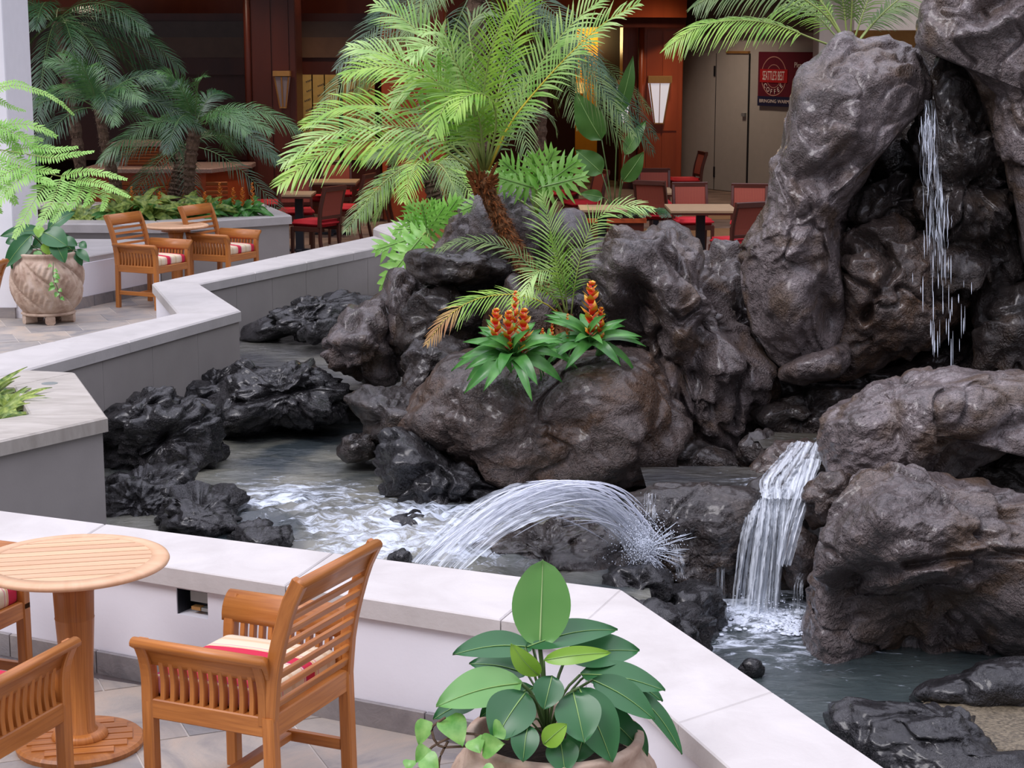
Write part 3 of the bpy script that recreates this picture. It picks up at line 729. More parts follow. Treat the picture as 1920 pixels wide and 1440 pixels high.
tag(pk.build('print_mark', M_ink, kp), kind='stuff')
pxbox(MB(), 560, 300, 712, 420, 28.0, .1).build('sill_panel', M_mahog_dark, kp)
# pillars
def pillar(label, x0, y0, w_, d_, z1, mat, rz=0, panels=True, strips=True):
    r = thing('wooden_pillar', label, 'pillar', (x0, y0, 0), rz)
    MB().box(-w_ / 2, w_ / 2, 0, d_, 0, z1, .02).build('pillar_core', mat, r)
    if panels:
        for z_0, z_1 in ((.12, 1.02), (1.06, z1 - .25)):
            for a, b in ((-w_ / 2 + .1, -.012), (.012, w_ / 2 - .1)):
                MB().box(a, b, -.022, 0, z_0, z_1, .01).build('pillar_panel', mat, r)
        MB().box(-w_ / 2 - .02, w_ / 2 + .02, -.04, d_ + .02, 0, .1, .01).build('plinth', M_mahog_dark, r)
        MB().box(-w_ / 2, w_ / 2, -.03, 0, z1 - .2, z1 - .16, .01).build('panel_rail', mat, r)
    if strips: MB().tube([(-w_ / 2, -.03, 0), (-w_ / 2, -.03, z1)], .05, 12).build('corner_bead', mat, r, smooth=True)
    return r
pR = V(1237, 356, 32.7); pillar('red mahogany pillar with a glowing wall lamp beside the white doors', pR.x, 32.6, .74, .9, 3.05, M_mahog)
pS = V(1178, 356, 33.0); q_ = pillar('narrow mahogany side pillar with a lamp hidden by tall green leaves', pS.x, 32.95, .26, .9, 3.05, M_mahog, 0, True, False)
pM = V(777, 412, 27.1); pillar('plain red pillar behind the big palm trunk, left of centre', pM.x, 27.1, .94, .9, 4.3, M_mahog, 0, False, False)
pL = V(517, 400, 26.2); pillar('dark mahogany pillar with two pale lamps on the left of the dining hall', pL.x, 26.2, .68, .8, 4.3, M_mahog_dark)
def sconce(label, px, py0, py1, Y, wtop, group=None, gm=None):
    a = V(px, py0, Y); b = V(px, py1, Y); h = a.z - b.z
    r = thing('wall_lamp', label, 'lamp', (a.x, Y, b.z), 0, group)
    hh = h * .84; wt, wb = wtop / 2, wtop * .22
    m = MB(); i0 = 0
    m.v += [Vector(p_) for p_ in ((-wb, 0, 0), (wb, 0, 0), (wb * .9, -.06, 0), (-wb * .9, -.06, 0), (-wt, 0, hh), (wt, 0, hh), (wt * .9, -.16, hh), (-wt * .9, -.16, hh))]
    for f in ((3, 2, 1, 0), (4, 5, 6, 7), (0, 1, 5, 4), (1, 2, 6, 5), (2, 3, 7, 6), (3, 0, 4, 7)): m.face(f)
    m.build('glass_shade', gm or M_glass, r)
    MB().box(-wt - .01, wt + .01, -.18, 0, hh + .01, h, .01).build('top_cap', M_brass, r)
    mm = MB(); mm.bar((0, -.066, 0), (0, -.168, hh), .02, .012); mm.build('glazing_bar', M_brass, r)
    for s_ in (-1, 1): MB().bar((s_ * wb * .9, -.06, 0), (s_ * wt * .9, -.16, hh), .018, .018).build('edge_bar', M_brass, r)
    MB().box(-wb, wb, -.065, 0, -.02, 0, .004).build('bottom_cap', M_brass, r)
sconce('wedge shaped wall lamp of frosted glass on the front of the red pillar', 1236.5, 142, 230, 32.56, .40)
sconce('wedge shaped wall lamp partly behind an upright green leaf', 1171, 150, 230, 32.9, .28)
sconce('dim wedge lamp on the front of the dark left pillar', 530, 133, 200, 26.15, .22, None, M_glass_dim)
sconce('dim narrow lamp at the left edge of the dark pillar', 478, 133, 205, 26.5, .12, None, M_glass_dim)
# passage between the pillars
o = wallbox('wall_passage', (V(1020, 300, 35).x, 35), (V(1078, 300, 35.2).x, 35.2), .1, 0, 4.3, M_brownwall)
wallbox('wall_passage_end', (V(1070, 300, 36.5).x, 36.5), (V(1130, 300, 36.5).x, 36.5), .1, 0, 4.3, M_orangewall)
wallbox('wall_passage_right', (V(1119, 300, 35.6).x, 35.6), (V(1170, 300, 34.5).x, 34.5), .1, 0, 4.3, M_brownwall)
nb_ = thing('notice_board', 'small glowing yellow notice on the orange wall beyond the palm', 'sign', (V(1085, 200, 36.46).x, 36.46, 0))
a = V(1075, 175, 36.4); b = V(1097, 155, 36.4); MB().box(a.x - nb_.location.x, b.x - nb_.location.x, 0, .04, a.z, b.z, .003).build('board', M_screen, nb_)
lt = bpy.data.lights.new('passage_light', 'POINT'); lt.energy = 45; lt.color = (1, .72, .3); lt.shadow_soft_size = .3
lo = bpy.data.objects.new('passage_light', lt); COL.objects.link(lo); lo.location = (1.5, 35.9, 2.7)
# added warm spots without fixtures, brightening the hall's beam, pillars and paper window
for k, (x, y, en) in enumerate(((2.9, 31.0, 48), (0.6, 28.6, 35), (-1.4, 24.9, 50), (-3.0, 26.4, 45), (-5.3, 23.4, 25), (4.6, 27, 50), (-7, 24.3, 30), (-3.9, 25.0, 30), (-1.2, 27.3, 30))):
    lt = bpy.data.lights.new('hall_fill_spot', 'SPOT'); lt.energy = en * 5; lt.color = (1, .80, .62); lt.spot_size = rad(110); lt.spot_blend = .8; lt.shadow_soft_size = .25
    lo = bpy.data.objects.new('hall_fill_spot', lt); COL.objects.link(lo); lo.location = (x, y, 4.2)
# white wall with double doors on the right
W0, W1 = Vector((3.18, 33.5)), Vector((8.0, 25.2)); wd = (W1 - W0).normalized()
ww = wallbox('wall_right', tuple(W0), tuple(W1), .2, 0, 4.3, M_ofwhite)
def on_wall(px, py):      # intersect pixel ray with the wall plane
    r = ray(px, py); n_ = Vector((wd.y, -wd.x)); t = n_.dot(W0) / (n_.x * r.x + n_.y * r.y); return Vector((0, 0, H)) + r * t
def sW(px, py=240): p_ = on_wall(px, py); return (Vector((p_.x, p_.y)) - W0).dot(wd)
wnrm = Vector((wd.y, -wd.x))
def wl(m, s0, s1, z0, z1, d0, d1):
    q = [W0 + wd * s_ + wnrm * d for s_, d in ((s0, d0), (s1, d0), (s1, d1), (s0, d1))]; m.prism([tuple(x) for x in q], z0, z1); return m
s0, s1, s2 = sW(1281), sW(1343), sW(1404)
zt = on_wall(1375, 100).z
dr = wl(MB(), s1 + .01, s2 - .01, .01, zt, .0, .03).build('door_1', M_ofwhite); tag(dr, kind='structure')
dr2 = wl(MB(), s0, s1 - .01, .01, zt, .0, .03).build('door_2', M_ofwhite); tag(dr2, kind='structure')
for pp in ((1343, 133), (1342, 322)):
    q = on_wall(*pp); s_ = sW(*pp); wl(MB(), s_ - .02, s_ + .02, q.z - .09, q.z + .09, .03, .045).build('hinge', M_blackmetal, dr)
q = on_wall(1400, 215); s_ = sW(1400, 215); wl(MB(), s_ - .07, s_ + .03, q.z - .03, q.z + .03, .03, .07).build('lock', M_steel, dr)
wl(MB(), sW(1362), s2 - .01, zt, zt + .04, 0, .05).build('lintel_strip', M_brass, dr)
for s_ in (s1, s2): wl(MB(), s_ - .008, s_ + .008, .02, zt, .0, .031).build('door_gap', M_blackmetal, dr)
o = wl(MB(), -.1, 12, 0, .06, 0, .012).build('baseboard_right', M_mahog_dark); tag(o, kind='structure')
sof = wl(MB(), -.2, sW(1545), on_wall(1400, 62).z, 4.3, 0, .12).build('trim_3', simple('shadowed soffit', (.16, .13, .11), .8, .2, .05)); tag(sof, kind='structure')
# pale column and stepped fascia beyond the big rock
a = V(1535, 100, 25.6); b = V(1760, 100, 25.6)
o = MB().box(a.x, V(1600, 100, 25.6).x, 25.6, 26.1, 0, 4.3, .01).build('wall_column', M_cream); tag(o, kind='structure')
o = MB().box(V(1600, 100, 25.3).x, 9.5, 25.3, 25.8, V(1650, 57, 25.3).z, 4.3, .01).build('trim_4', M_cream); tag(o, kind='structure')
o = MB().box(V(1600, 100, 26).x, 9.5, 26.5, 26.7, 0, 4.0, .01).build('wall_lobby', simple('ochre wall', (.45, .27, .10), .7, .2, .1)); tag(o, kind='structure')
# banner --------------------------------------------------------------------
def text_mesh(s, size, ext=.002, sx=1.0, bold=0):
    c = bpy.data.curves.new('t', 'FONT'); c.body = s; c.size = size; c.extrude = ext; c.offset = bold; c.align_x = 'CENTER'; c.align_y = 'CENTER'; c.resolution_u = 3
    o = bpy.data.objects.new('t', c); COL.objects.link(o); bpy.context.view_layer.update()
    me = bpy.data.meshes.new_from_object(o.evaluated_get(bpy.context.evaluated_depsgraph_get())); bpy.data.objects.remove(o)
    me.transform(Matrix.Diagonal((sx, 1, 1, 1))); return me
sA = sW(1425, 150) ; zT = on_wall(1427, 97).z; zB = on_wall(1427, 198).z; bh = zT - zB
bw = sW(1600, 150) - sA
bo = W0 + wd * sA + wnrm * .03
bn = thing('coffee_banner', 'maroon coffee banner with oval emblem and white lettering hanging on the wall', 'banner', (bo.x, bo.y, zB), math.atan2(wd.y, wd.x))
MB().box(0, bw, -.012, 0, 0, bh, .001).build('cloth', M_banner, bn)
MB().box(0, bw, -.016, -.012, 0, bh * .18, .0005).build('navy_band', M_banner_navy, bn)
ppm = bh / 101.0   # metres per photo pixel on the banner
swx = (sW(1500, 150) - sA) / 75.0
ex, ez = 30 * swx, bh - 45 * ppm
def ring(rx, rz_, w_):
    m = MB(); n = 40
    for k in range(n):
        t0, t1 = 2 * math.pi * k / n, 2 * math.pi * (k + 1) / n
        i0 = len(m.v)
        for t in (t0, t1):
            for r_ in (0, w_): m.v.append(Vector((ex + (rx - r_) * math.cos(t), -.0165, ez + (rz_ - r_) * math.sin(t))))
        m.face((i0, i0 + 2, i0 + 3, i0 + 1))
    return m
ring(24 * swx, 37 * ppm, .018).build('emblem_ring', M_ring, bn); ring(14 * swx, 22 * ppm, .012).build('emblem_ring', M_ring, bn)
MB().box(ex - 26 * swx, ex + 26 * swx, -.02, -.0165, ez - 12 * ppm, ez + 13 * ppm, .0005).build('red_band', M_banner_red, bn)
def put_text(s, x, z, size, mat, rot=0, sx=1, bold=0, y=-.022):
    me = text_mesh(s, size, .001, sx, bold); me.materials.append(mat); o = bpy.data.objects.new('lettering', me); COL.objects.link(o); o.parent = bn
    o.location = (x, y, z); o.rotation_euler = (math.pi / 2, -rot, 0); return o
def rot_letter(o, a): o.rotation_euler = Matrix.Rotation(math.pi / 2, 3, 'X').to_euler(); o.matrix_local = Matrix.Translation(o.location) @ Matrix.Rotation(-a, 4, 'Y') @ Matrix.Rotation(math.pi / 2, 4, 'X')
put_text("SEATTLE'S BEST", ex, ez, 24 * ppm, M_letter, sx=50 * swx / (24 * ppm * 8.3), bold=.0)
for k, ch in enumerate('COFFEE'):
    t = rad(-90 + (k - 2.5) * 21); o = put_text(ch, ex + 19 * swx * math.cos(t), ez + 29.5 * ppm * math.sin(t), 12.5 * ppm, M_letter, bold=.0005); rot_letter(o, t + math.pi / 2)
put_text('BRINGING WARMTH', 37 * swx, bh * .09, 9 * ppm, M_letter, bold=.0, sx=66 * swx / (9 * ppm * 9.4))
put_text('Please', 78 * swx, bh - 24 * ppm, 14 * ppm, M_letter, bold=.0, sx=.9)
MB().tube([(35 * swx, 0, bh), (35 * swx, 0, bh + .9)], .004, 5).build('hanging_cord', M_letter, bn)
# bar counter ---------------------------------------------------------------
bc = thing('bar_counter', 'mahogany bar counter with pink granite top and orange louvred panels behind the planter', 'counter', (-5.6, 24.6, 0))
def B_(px, py, Y): p_ = V(px, py, Y); return p_.x + 5.6, p_.z
cx0 = B_(150, 315, 24.6)[0]; cx1 = B_(452, 300, 24.6)[0]; ctz = B_(300, 316, 24.6)[1]
MB().prism([(cx0, 0), (cx1 - .4, 0), (cx1, 1.0), (cx1, 1.4), (cx0, 1.4)], ctz - .06, ctz, .01).build('granite_top', M_granite, bc)
MB().prism([(cx0, .1), (cx1 - .5, .1), (cx1 - .1, 1.05), (cx1 - .1, 1.35), (cx0, 1.35)], 0, ctz - .06).build('counter_body', M_mahog, bc)
for (x0, x1) in ((B_(205, 350, 24.6)[0], B_(280, 350, 24.6)[0]), (B_(292, 350, 24.6)[0], B_(375, 350, 24.6)[0]), (B_(385, 350, 24.6)[0], B_(425, 350, 24.6)[0])):
    for k in range(11):
        z = .14 + k * .058; MB().bar((x0, .08, z), (x1, .08, z + .0), .02, .05, up=(0, -.5, 1)).build('louvre_slat', M_mahog if k % 2 else M_louvre, bc)
uz = B_(250, 268, 24.9)[1]; ux0, ux1 = B_(206, 270, 24.9)[0], B_(305, 270, 24.9)[0]
MB().box(ux0, ux1, .35, 1.2, uz - .05, uz, .01).build('upper_granite_top', M_granite, bc)
MB().box(ux0 + .1, ux1 - .06, .5, 1.1, ctz, uz - .05, .01).build('upper_body', M_mahog, bc)
for k in range(6):
    z = ctz + .035 + k * (uz - .08 - ctz) / 6; MB().bar((ux0 + .12, .48, z), (ux1 - .1, .48, z), .02, .03, up=(0, -.5, 1)).build('louvre_slat', M_louvre, bc)
# ================================================================== ROCKS
PALE = rock_mat('pale grey lava rock', (.070, .052, .048), (.195, .155, .152), (.34, .29, .295), (.28, .5), brown=(.14, .092, .065))
GREY, BROWN, WET, BLK = M_rock_grey, M_rock_brown, M_rock_wet, M_rock_black
# --- tall waterfall group on the right
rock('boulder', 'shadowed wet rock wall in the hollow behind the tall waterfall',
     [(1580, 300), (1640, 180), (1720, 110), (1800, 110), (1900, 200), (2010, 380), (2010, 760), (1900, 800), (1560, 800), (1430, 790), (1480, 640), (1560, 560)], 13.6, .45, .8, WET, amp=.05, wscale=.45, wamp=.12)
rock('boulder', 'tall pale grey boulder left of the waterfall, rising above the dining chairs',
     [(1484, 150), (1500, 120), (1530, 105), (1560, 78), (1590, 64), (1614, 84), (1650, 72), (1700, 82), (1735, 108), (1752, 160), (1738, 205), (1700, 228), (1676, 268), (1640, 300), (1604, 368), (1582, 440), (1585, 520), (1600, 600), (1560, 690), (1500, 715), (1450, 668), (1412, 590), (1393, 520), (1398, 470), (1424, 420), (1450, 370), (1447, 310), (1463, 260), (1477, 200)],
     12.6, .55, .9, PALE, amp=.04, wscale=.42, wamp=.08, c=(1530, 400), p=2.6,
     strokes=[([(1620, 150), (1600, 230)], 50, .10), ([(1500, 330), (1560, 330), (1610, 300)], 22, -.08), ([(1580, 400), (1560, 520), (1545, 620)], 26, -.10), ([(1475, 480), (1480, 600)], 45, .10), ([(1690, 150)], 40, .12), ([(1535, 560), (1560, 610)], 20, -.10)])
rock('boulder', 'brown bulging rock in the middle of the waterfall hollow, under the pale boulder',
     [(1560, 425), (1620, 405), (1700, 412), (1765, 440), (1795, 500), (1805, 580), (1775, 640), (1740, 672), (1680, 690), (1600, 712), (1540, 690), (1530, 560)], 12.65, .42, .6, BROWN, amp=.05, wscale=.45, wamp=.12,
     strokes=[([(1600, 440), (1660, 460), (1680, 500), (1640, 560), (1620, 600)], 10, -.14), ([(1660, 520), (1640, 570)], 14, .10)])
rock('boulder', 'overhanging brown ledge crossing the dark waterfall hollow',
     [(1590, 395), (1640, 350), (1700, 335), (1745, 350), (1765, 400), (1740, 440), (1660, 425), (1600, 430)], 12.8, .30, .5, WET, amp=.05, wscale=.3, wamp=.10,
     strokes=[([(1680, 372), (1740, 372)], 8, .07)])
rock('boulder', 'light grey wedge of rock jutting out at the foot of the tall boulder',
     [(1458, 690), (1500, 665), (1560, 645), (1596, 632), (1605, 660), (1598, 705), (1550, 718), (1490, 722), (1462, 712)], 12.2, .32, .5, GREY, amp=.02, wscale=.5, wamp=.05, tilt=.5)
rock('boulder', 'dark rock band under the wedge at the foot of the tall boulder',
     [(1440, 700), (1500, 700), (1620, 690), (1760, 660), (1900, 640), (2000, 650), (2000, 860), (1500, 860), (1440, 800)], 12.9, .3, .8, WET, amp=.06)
rock('boulder', 'glistening wet boulder right beside the falling water',
     [(1738, 115), (1790, 100), (1845, 150), (1878, 240), (1900, 340), (1930, 450), (1930, 540), (1880, 570), (1810, 590), (1760, 570), (1742, 500), (1765, 420), (1740, 330), (1722, 250), (1740, 190)], 12.7, .50, .8, WET, amp=.07, wscale=.36, wamp=.16, fine=.03, c=(1815, 350),
     strokes=[([(1800, 200), (1790, 270)], 30, .10), ([(1830, 300), (1860, 330)], 24, -.12), ([(1800, 380), (1860, 400)], 30, .14), ([(1780, 440), (1880, 470)], 14, -.12), ([(1830, 520), (1890, 520)], 25, .10)])
rock('boulder', 'broad grey slope of rock in the top right corner',
     [(1716, 62), (1730, 20), (1770, -20), (1900, -90), (2060, -90), (2080, 620), (1960, 640), (1925, 520), (1900, 400), (1880, 290), (1850, 190), (1800, 110), (1745, 104), (1720, 88)], 12.3, .40, 1.0, PALE, amp=.05, wscale=.6, wamp=.08, c=(1950, 180),
     strokes=[([(1750, 40), (1730, 90)], 20, .05), ([(1850, 30), (1900, 0)], 20, -.14), ([(1790, 70), (1850, 60), (1920, 20)], 16, .08)])
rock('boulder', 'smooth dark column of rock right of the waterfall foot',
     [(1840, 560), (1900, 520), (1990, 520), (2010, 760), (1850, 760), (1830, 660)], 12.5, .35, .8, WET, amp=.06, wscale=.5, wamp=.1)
# --- front right boulders
rock('boulder', 'large ridged grey brown boulder at the right edge above the cascade',
     [(1538, 792), (1558, 765), (1600, 738), (1650, 708), (1720, 690), (1800, 685), (1870, 690), (2040, 720), (2060, 860), (2000, 880), (1900, 832), (1840, 850), (1770, 890), (1735, 925), (1660, 935), (1600, 975), (1570, 950), (1542, 880)], 10.5, .62, .9, PALE, amp=.045, wscale=.45, wamp=.09, fine=.018, c=(1700, 800), tilt=.15,
     strokes=[([(1670, 740), (1680, 800), (1720, 880)], 16, -.06), ([(1600, 780), (1610, 860)], 30, .08), ([(1760, 760), (1840, 740)], 40, .06), ([(1800, 830), (1900, 790)], 14, -.07)])
rock('boulder', 'dark hollow rock under the ridged boulder at the right edge',
     [(1700, 880), (1800, 850), (2040, 820), (2040, 990), (1700, 960)], 10.9, .2, .7, WET, amp=.05)
rock('boulder', 'small brown rock wedged between the cascade and the grey boulders',
     [(1497, 930), (1530, 885), (1590, 880), (1620, 930), (1610, 985), (1560, 1003), (1512, 985)], 10.1, .3, .5, BROWN, amp=.04, wscale=.3, wamp=.10)
rock('boulder', 'huge wrinkled boulder in the bottom right beside the lower basin',
     [(1553, 1010), (1590, 950), (1640, 905), (1700, 895), (1770, 905), (1830, 902), (1890, 920), (2050, 950), (2080, 1180), (2060, 1290), (1900, 1300), (1780, 1290), (1660, 1290), (1580, 1325), (1530, 1335), (1506, 1300), (1508, 1200), (1508, 1120), (1522, 1065)], 9.5, .72, 1.0, GREY, amp=.05, wscale=.55, wamp=.10, fine=.016, c=(1720, 1080), tilt=-.12,
     strokes=[([(1610, 1150), (1700, 1180), (1800, 1150)], 75, -.30), ([(1640, 1260), (1780, 1240), (1900, 1230)], 60, -.22), ([(1680, 960), (1780, 970)], 70, .12), ([(1600, 1120), (1680, 1110), (1760, 1075), (1900, 1030)], 22, .10), ([(1820, 1120)], 42, .14), ([(1700, 1062), (1810, 1052), (1920, 1040)], 9, -.08), ([(1540, 1080), (1545, 1200)], 24, .06), ([(1735, 1150), (1760, 1280)], 22, .10)])
rock('boulder', 'low bluish black rock lying in the bottom right corner of the basin',
     [(1560, 1345), (1590, 1315), (1660, 1304), (1740, 1315), (1800, 1335), (1840, 1395), (1900, 1420), (2000, 1400), (2010, 1520), (1700, 1520), (1620, 1450), (1572, 1390)], 7.75, .22, .6, BLK, amp=.03, wscale=.35, wamp=.07, black=.015, tilt=.8)
rock('boulder', 'dark rock behind the gravel patch in the bottom right corner',
     [(1700, 1310), (1760, 1270), (1880, 1255), (2010, 1270), (2010, 1330), (1880, 1335), (1800, 1340)], 8.5, .2, .5, BLK, amp=.04, black=.01)
# --- centre rocks
rock('boulder', 'broad brown boulder in the centre, holding the flowering bromeliads',
     [(758, 782), (770, 742), (798, 708), (840, 672), (890, 648), (950, 665), (1020, 690), (1080, 668), (1140, 655), (1190, 650), (1230, 668), (1262, 710), (1285, 770), (1288, 840), (1265, 880), (1215, 905), (1130, 912), (1060, 920), (1000, 935), (950, 935), (900, 912), (850, 870), (800, 836), (770, 812)], 11.9, .66, .8, BROWN, amp=.04, wscale=.55, wamp=.08, fine=.012, c=(1020, 790), tilt=.25,
     strokes=[([(850, 720), (820, 800)], 50, .10), ([(1000, 740), (980, 850)], 40, -.05), ([(1090, 720), (1180, 730)], 40, .10), ([(1130, 790), (1200, 830)], 36, .10), ([(1085, 800)], 30, -.08), ([(1240, 740), (1225, 800)], 14, -.10), ([(870, 870), (960, 890)], 34, .08)])
rock('boulder', 'twisted grey rock mass right of centre, rising to two knobs',
     [(1092, 500), (1118, 450), (1150, 420), (1180, 412), (1208, 430), (1240, 412), (1268, 440), (1310, 470), (1330, 520), (1370, 570), (1405, 625), (1445, 680), (1462, 730), (1440, 790), (1400, 840), (1370, 868), (1320, 868), (1270, 845), (1235, 780), (1200, 700), (1185, 640), (1130, 590), (1098, 550)], 12.6, .58, .9, GREY, amp=.06, wscale=.42, wamp=.13, fine=.016, c=(1260, 620), p=2.6,
     strokes=[([(1160, 450), (1170, 540)], 30, .10), ([(1110, 540), (1190, 540)], 16, -.10), ([(1200, 560), (1170, 620)], 24, -.20), ([(1260, 570), (1330, 560)], 30, .12), ([(1230, 600), (1240, 680)], 26, -.10), ([(1330, 620), (1300, 680), (1310, 720)], 24, -.18), ([(1350, 720), (1340, 790)], 26, .12), ([(1402, 690), (1372, 790)], 8, -.14), ([(1255, 720), (1260, 820)], 22, .12), ([(1290, 700), (1300, 800)], 12, -.12), ([(1420, 730), (1390, 820)], 16, .08)])
rock('boulder', 'pale worn rock between the two tall rock masses below the dark curb',
     [(1290, 500), (1330, 488), (1390, 492), (1402, 540), (1425, 620), (1450, 720), (1430, 770), (1400, 740), (1360, 640), (1310, 560)], 13.6, .35, .6, GREY, amp=.05, wscale=.3, wamp=.1)
rock('boulder', 'brownish knob of rock just left of the dark curb',
     [(1215, 450), (1232, 418), (1252, 412), (1275, 428), (1300, 455), (1312, 490), (1270, 510), (1220, 490)], 14.2, .3, .4, BROWN, amp=.04, wscale=.3, wamp=.06)
rock('boulder', 'dark rock filling the gap under the pale worn rock',
     [(1380, 640), (1450, 660), (1500, 740), (1560, 800), (1540, 850), (1400, 850), (1360, 800)], 13.0, .2, .6, WET, amp=.05)
rock('boulder', 'smooth grey peak behind the palm trunk',
     [(800, 500), (820, 450), (858, 398), (900, 360), (940, 343), (980, 352), (1015, 385), (1030, 440), (1035, 520), (960, 560), (860, 540)], 14.0, .5, .7, GREY, amp=.05, wscale=.6, wamp=.07, c=(930, 460))
rock('boulder', 'rounded dark grey rock right of the palm trunk',
     [(1010, 440), (1035, 398), (1065, 390), (1095, 402), (1108, 440), (1100, 490), (1060, 530), (1015, 510)], 13.9, .35, .5, GREY, amp=.03, wscale=.5, wamp=.05)
rock('boulder', 'glossy black slab jutting out below the smooth grey peak',
     [(764, 490), (775, 470), (810, 466), (870, 478), (930, 478), (962, 492), (958, 518), (925, 530), (860, 536), (800, 532), (775, 516)], 13.4, .5, .5, WET, amp=.04, wscale=.35, wamp=.09, tilt=.3, strokes=[([(800, 500), (920, 508)], 12, -.05)])
rock('boulder', 'blocky dark rock under the glossy slab',
     [(772, 540), (820, 530), (880, 536), (925, 560), (915, 620), (860, 650), (790, 670), (752, 660), (762, 600)], 13.3, .35, .6, WET, amp=.04, wscale=.35, wamp=.1)
rock('boulder', 'upright ribbed grey rock left of the blocky dark rock',
     [(700, 600), (722, 545), (748, 505), (778, 515), (790, 545), (775, 610), (765, 665), (735, 680), (700, 660)], 13.7, .4, .5, GREY, amp=.05, wscale=.3, wamp=.08)
rock('boulder', 'brown sloping stone against the end of the zigzag wall',
     [(672, 590), (690, 560), (730, 535), (760, 545), (740, 590), (700, 610), (676, 608)], 14.9, .25, .4, BROWN, amp=.02, wscale=.4, wamp=.04)
rock('boulder', 'rugged grey boulder standing in the water at the left of the rock group',
     [(606, 665), (612, 635), (636, 610), (660, 585), (695, 572), (722, 600), (742, 650), (748, 690), (742, 725), (712, 738), (680, 732), (655, 705), (622, 690)], 13.6, .45, .5, GREY, amp=.06, wscale=.32, wamp=.12, fine=.02, strokes=[([(690, 700), (730, 690)], 20, -.12), ([(640, 640), (690, 640)], 22, .08)])
rock('boulder', 'flat topped slate grey rock beside the brown centre boulder',
     [(730, 745), (742, 700), (770, 650), (800, 628), (850, 632), (885, 650), (850, 690), (800, 715), (770, 760), (745, 775)], 12.8, .35, .5, WET, amp=.04, wscale=.4, wamp=.08, tilt=.4)
rock('boulder', 'jagged dark rock with a thin trickle below the slate grey rock',
     [(668, 765), (690, 745), (725, 728), (765, 735), (790, 770), (780, 830), (745, 850), (712, 830), (690, 795)], 12.3, .35, .5, WET, amp=.05, wscale=.28, wamp=.12, fine=.025)
rock('boulder', 'black fluted rock foot under the left of the brown boulder',
     [(712, 815), (745, 800), (800, 828), (850, 862), (900, 900), (955, 928), (975, 960), (930, 1000), (870, 1040), (800, 1045), (770, 1000), (745, 930), (722, 870)], 11.6, .45, .7, BLK, amp=.06, wscale=.3, wamp=.12, black=.03)
rock('boulder', 'reddish brown rock behind the young palm between the trunk and the slab',
     [(895, 600), (930, 540), (985, 505), (1030, 530), (1080, 560), (1110, 620), (1090, 680), (1010, 690), (930, 680)], 13.1, .35, .6, BROWN, amp=.04, wscale=.5, wamp=.06)
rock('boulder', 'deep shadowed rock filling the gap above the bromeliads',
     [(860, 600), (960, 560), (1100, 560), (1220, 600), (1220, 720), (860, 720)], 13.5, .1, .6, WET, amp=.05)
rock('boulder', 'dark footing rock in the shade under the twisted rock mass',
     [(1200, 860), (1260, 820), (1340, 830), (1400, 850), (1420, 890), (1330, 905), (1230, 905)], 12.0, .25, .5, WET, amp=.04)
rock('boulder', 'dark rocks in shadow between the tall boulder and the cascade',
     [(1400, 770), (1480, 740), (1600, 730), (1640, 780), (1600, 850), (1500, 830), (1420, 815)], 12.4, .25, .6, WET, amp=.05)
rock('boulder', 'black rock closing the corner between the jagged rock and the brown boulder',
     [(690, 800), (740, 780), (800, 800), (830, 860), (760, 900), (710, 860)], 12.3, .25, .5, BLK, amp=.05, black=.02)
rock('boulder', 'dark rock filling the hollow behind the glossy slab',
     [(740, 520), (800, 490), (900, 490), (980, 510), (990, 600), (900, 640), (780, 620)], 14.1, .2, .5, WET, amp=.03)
rock('boulder', 'black stone at the lip between the main pool and the lower basin',
     [(1135, 1085), (1165, 1058), (1215, 1062), (1250, 1090), (1252, 1140), (1200, 1160), (1150, 1130)], 9.55, .2, .4, BLK, amp=.02, wscale=.2, wamp=.06, black=.02)
def proj(x, y, z):
    d = Vector((x, y, z - H)); zc = d.y * CP - d.z * SP; return 960 + F * d.x / zc, 720 - F * (d.y * SP + d.z * CP) / zc
for (x, y, z, r_, lab) in ((.42, 7.35, -.42, .30, 'black rock at the water edge just behind the bend of the near wall'), (.55, 8.15, -.42, .34, 'black rock between the bend of the near wall and the jet'), (.72, 9.0, -.44, .30, 'black rock below the end of the jet, left of the round pitted rock')):
    cx, cy = proj(x, y, z); k_ = F / y * r_
    rock('boulder', lab, [(cx + k_ * math.cos(a), cy + k_ * .62 * math.sin(a)) for a in [2 * math.pi * q / 10 for q in range(10)]], y, .38, .38, BLK, amp=.03, wscale=.3, wamp=.09, black=.02)
# --- stones round the falls
rock('boulder', 'pitted black ledge the cascade falls past',
     [(1165, 945), (1172, 915), (1290, 908), (1400, 912), (1440, 925), (1430, 1010), (1412, 1100), (1395, 1175), (1330, 1195), (1270, 1140), (1220, 1090), (1170, 1010)], 10.42, .30, .9, WET, amp=.03, wscale=.3, wamp=.07, black=.03, rim=.4, p=4)
rock('boulder', 'dark rock wall hidden behind the main cascade',
     [(1370, 935), (1440, 915), (1510, 930), (1530, 1000), (1525, 1180), (1380, 1180), (1368, 1050)], 10.55, .15, .5, WET, amp=.04)
rock('boulder', 'round pitted black rock at the corner of the near wall',
     [(1195, 1150), (1225, 1112), (1290, 1092), (1340, 1108), (1352, 1150), (1345, 1195), (1310, 1230), (1240, 1210), (1200, 1190)], 9.75, .3, .5, BLK, amp=.03, wscale=.3, wamp=.06, black=.022)
rock('boulder', 'smooth brown rock in the lower right of the cascade',
     [(1465, 1010), (1490, 985), (1525, 990), (1550, 1030), (1535, 1100), (1500, 1115), (1470, 1090)], 10.2, .25, .4, BROWN, amp=.03, wscale=.3, wamp=.05)
rock('boulder', 'small dark rock poking above the shelf pool at the top of the cascade',
     [(1384, 835), (1400, 815), (1430, 808), (1455, 830), (1450, 870), (1420, 885), (1395, 868)], 11.4, .2, .3, WET, amp=.03, wscale=.2, wamp=.07, black=.01)
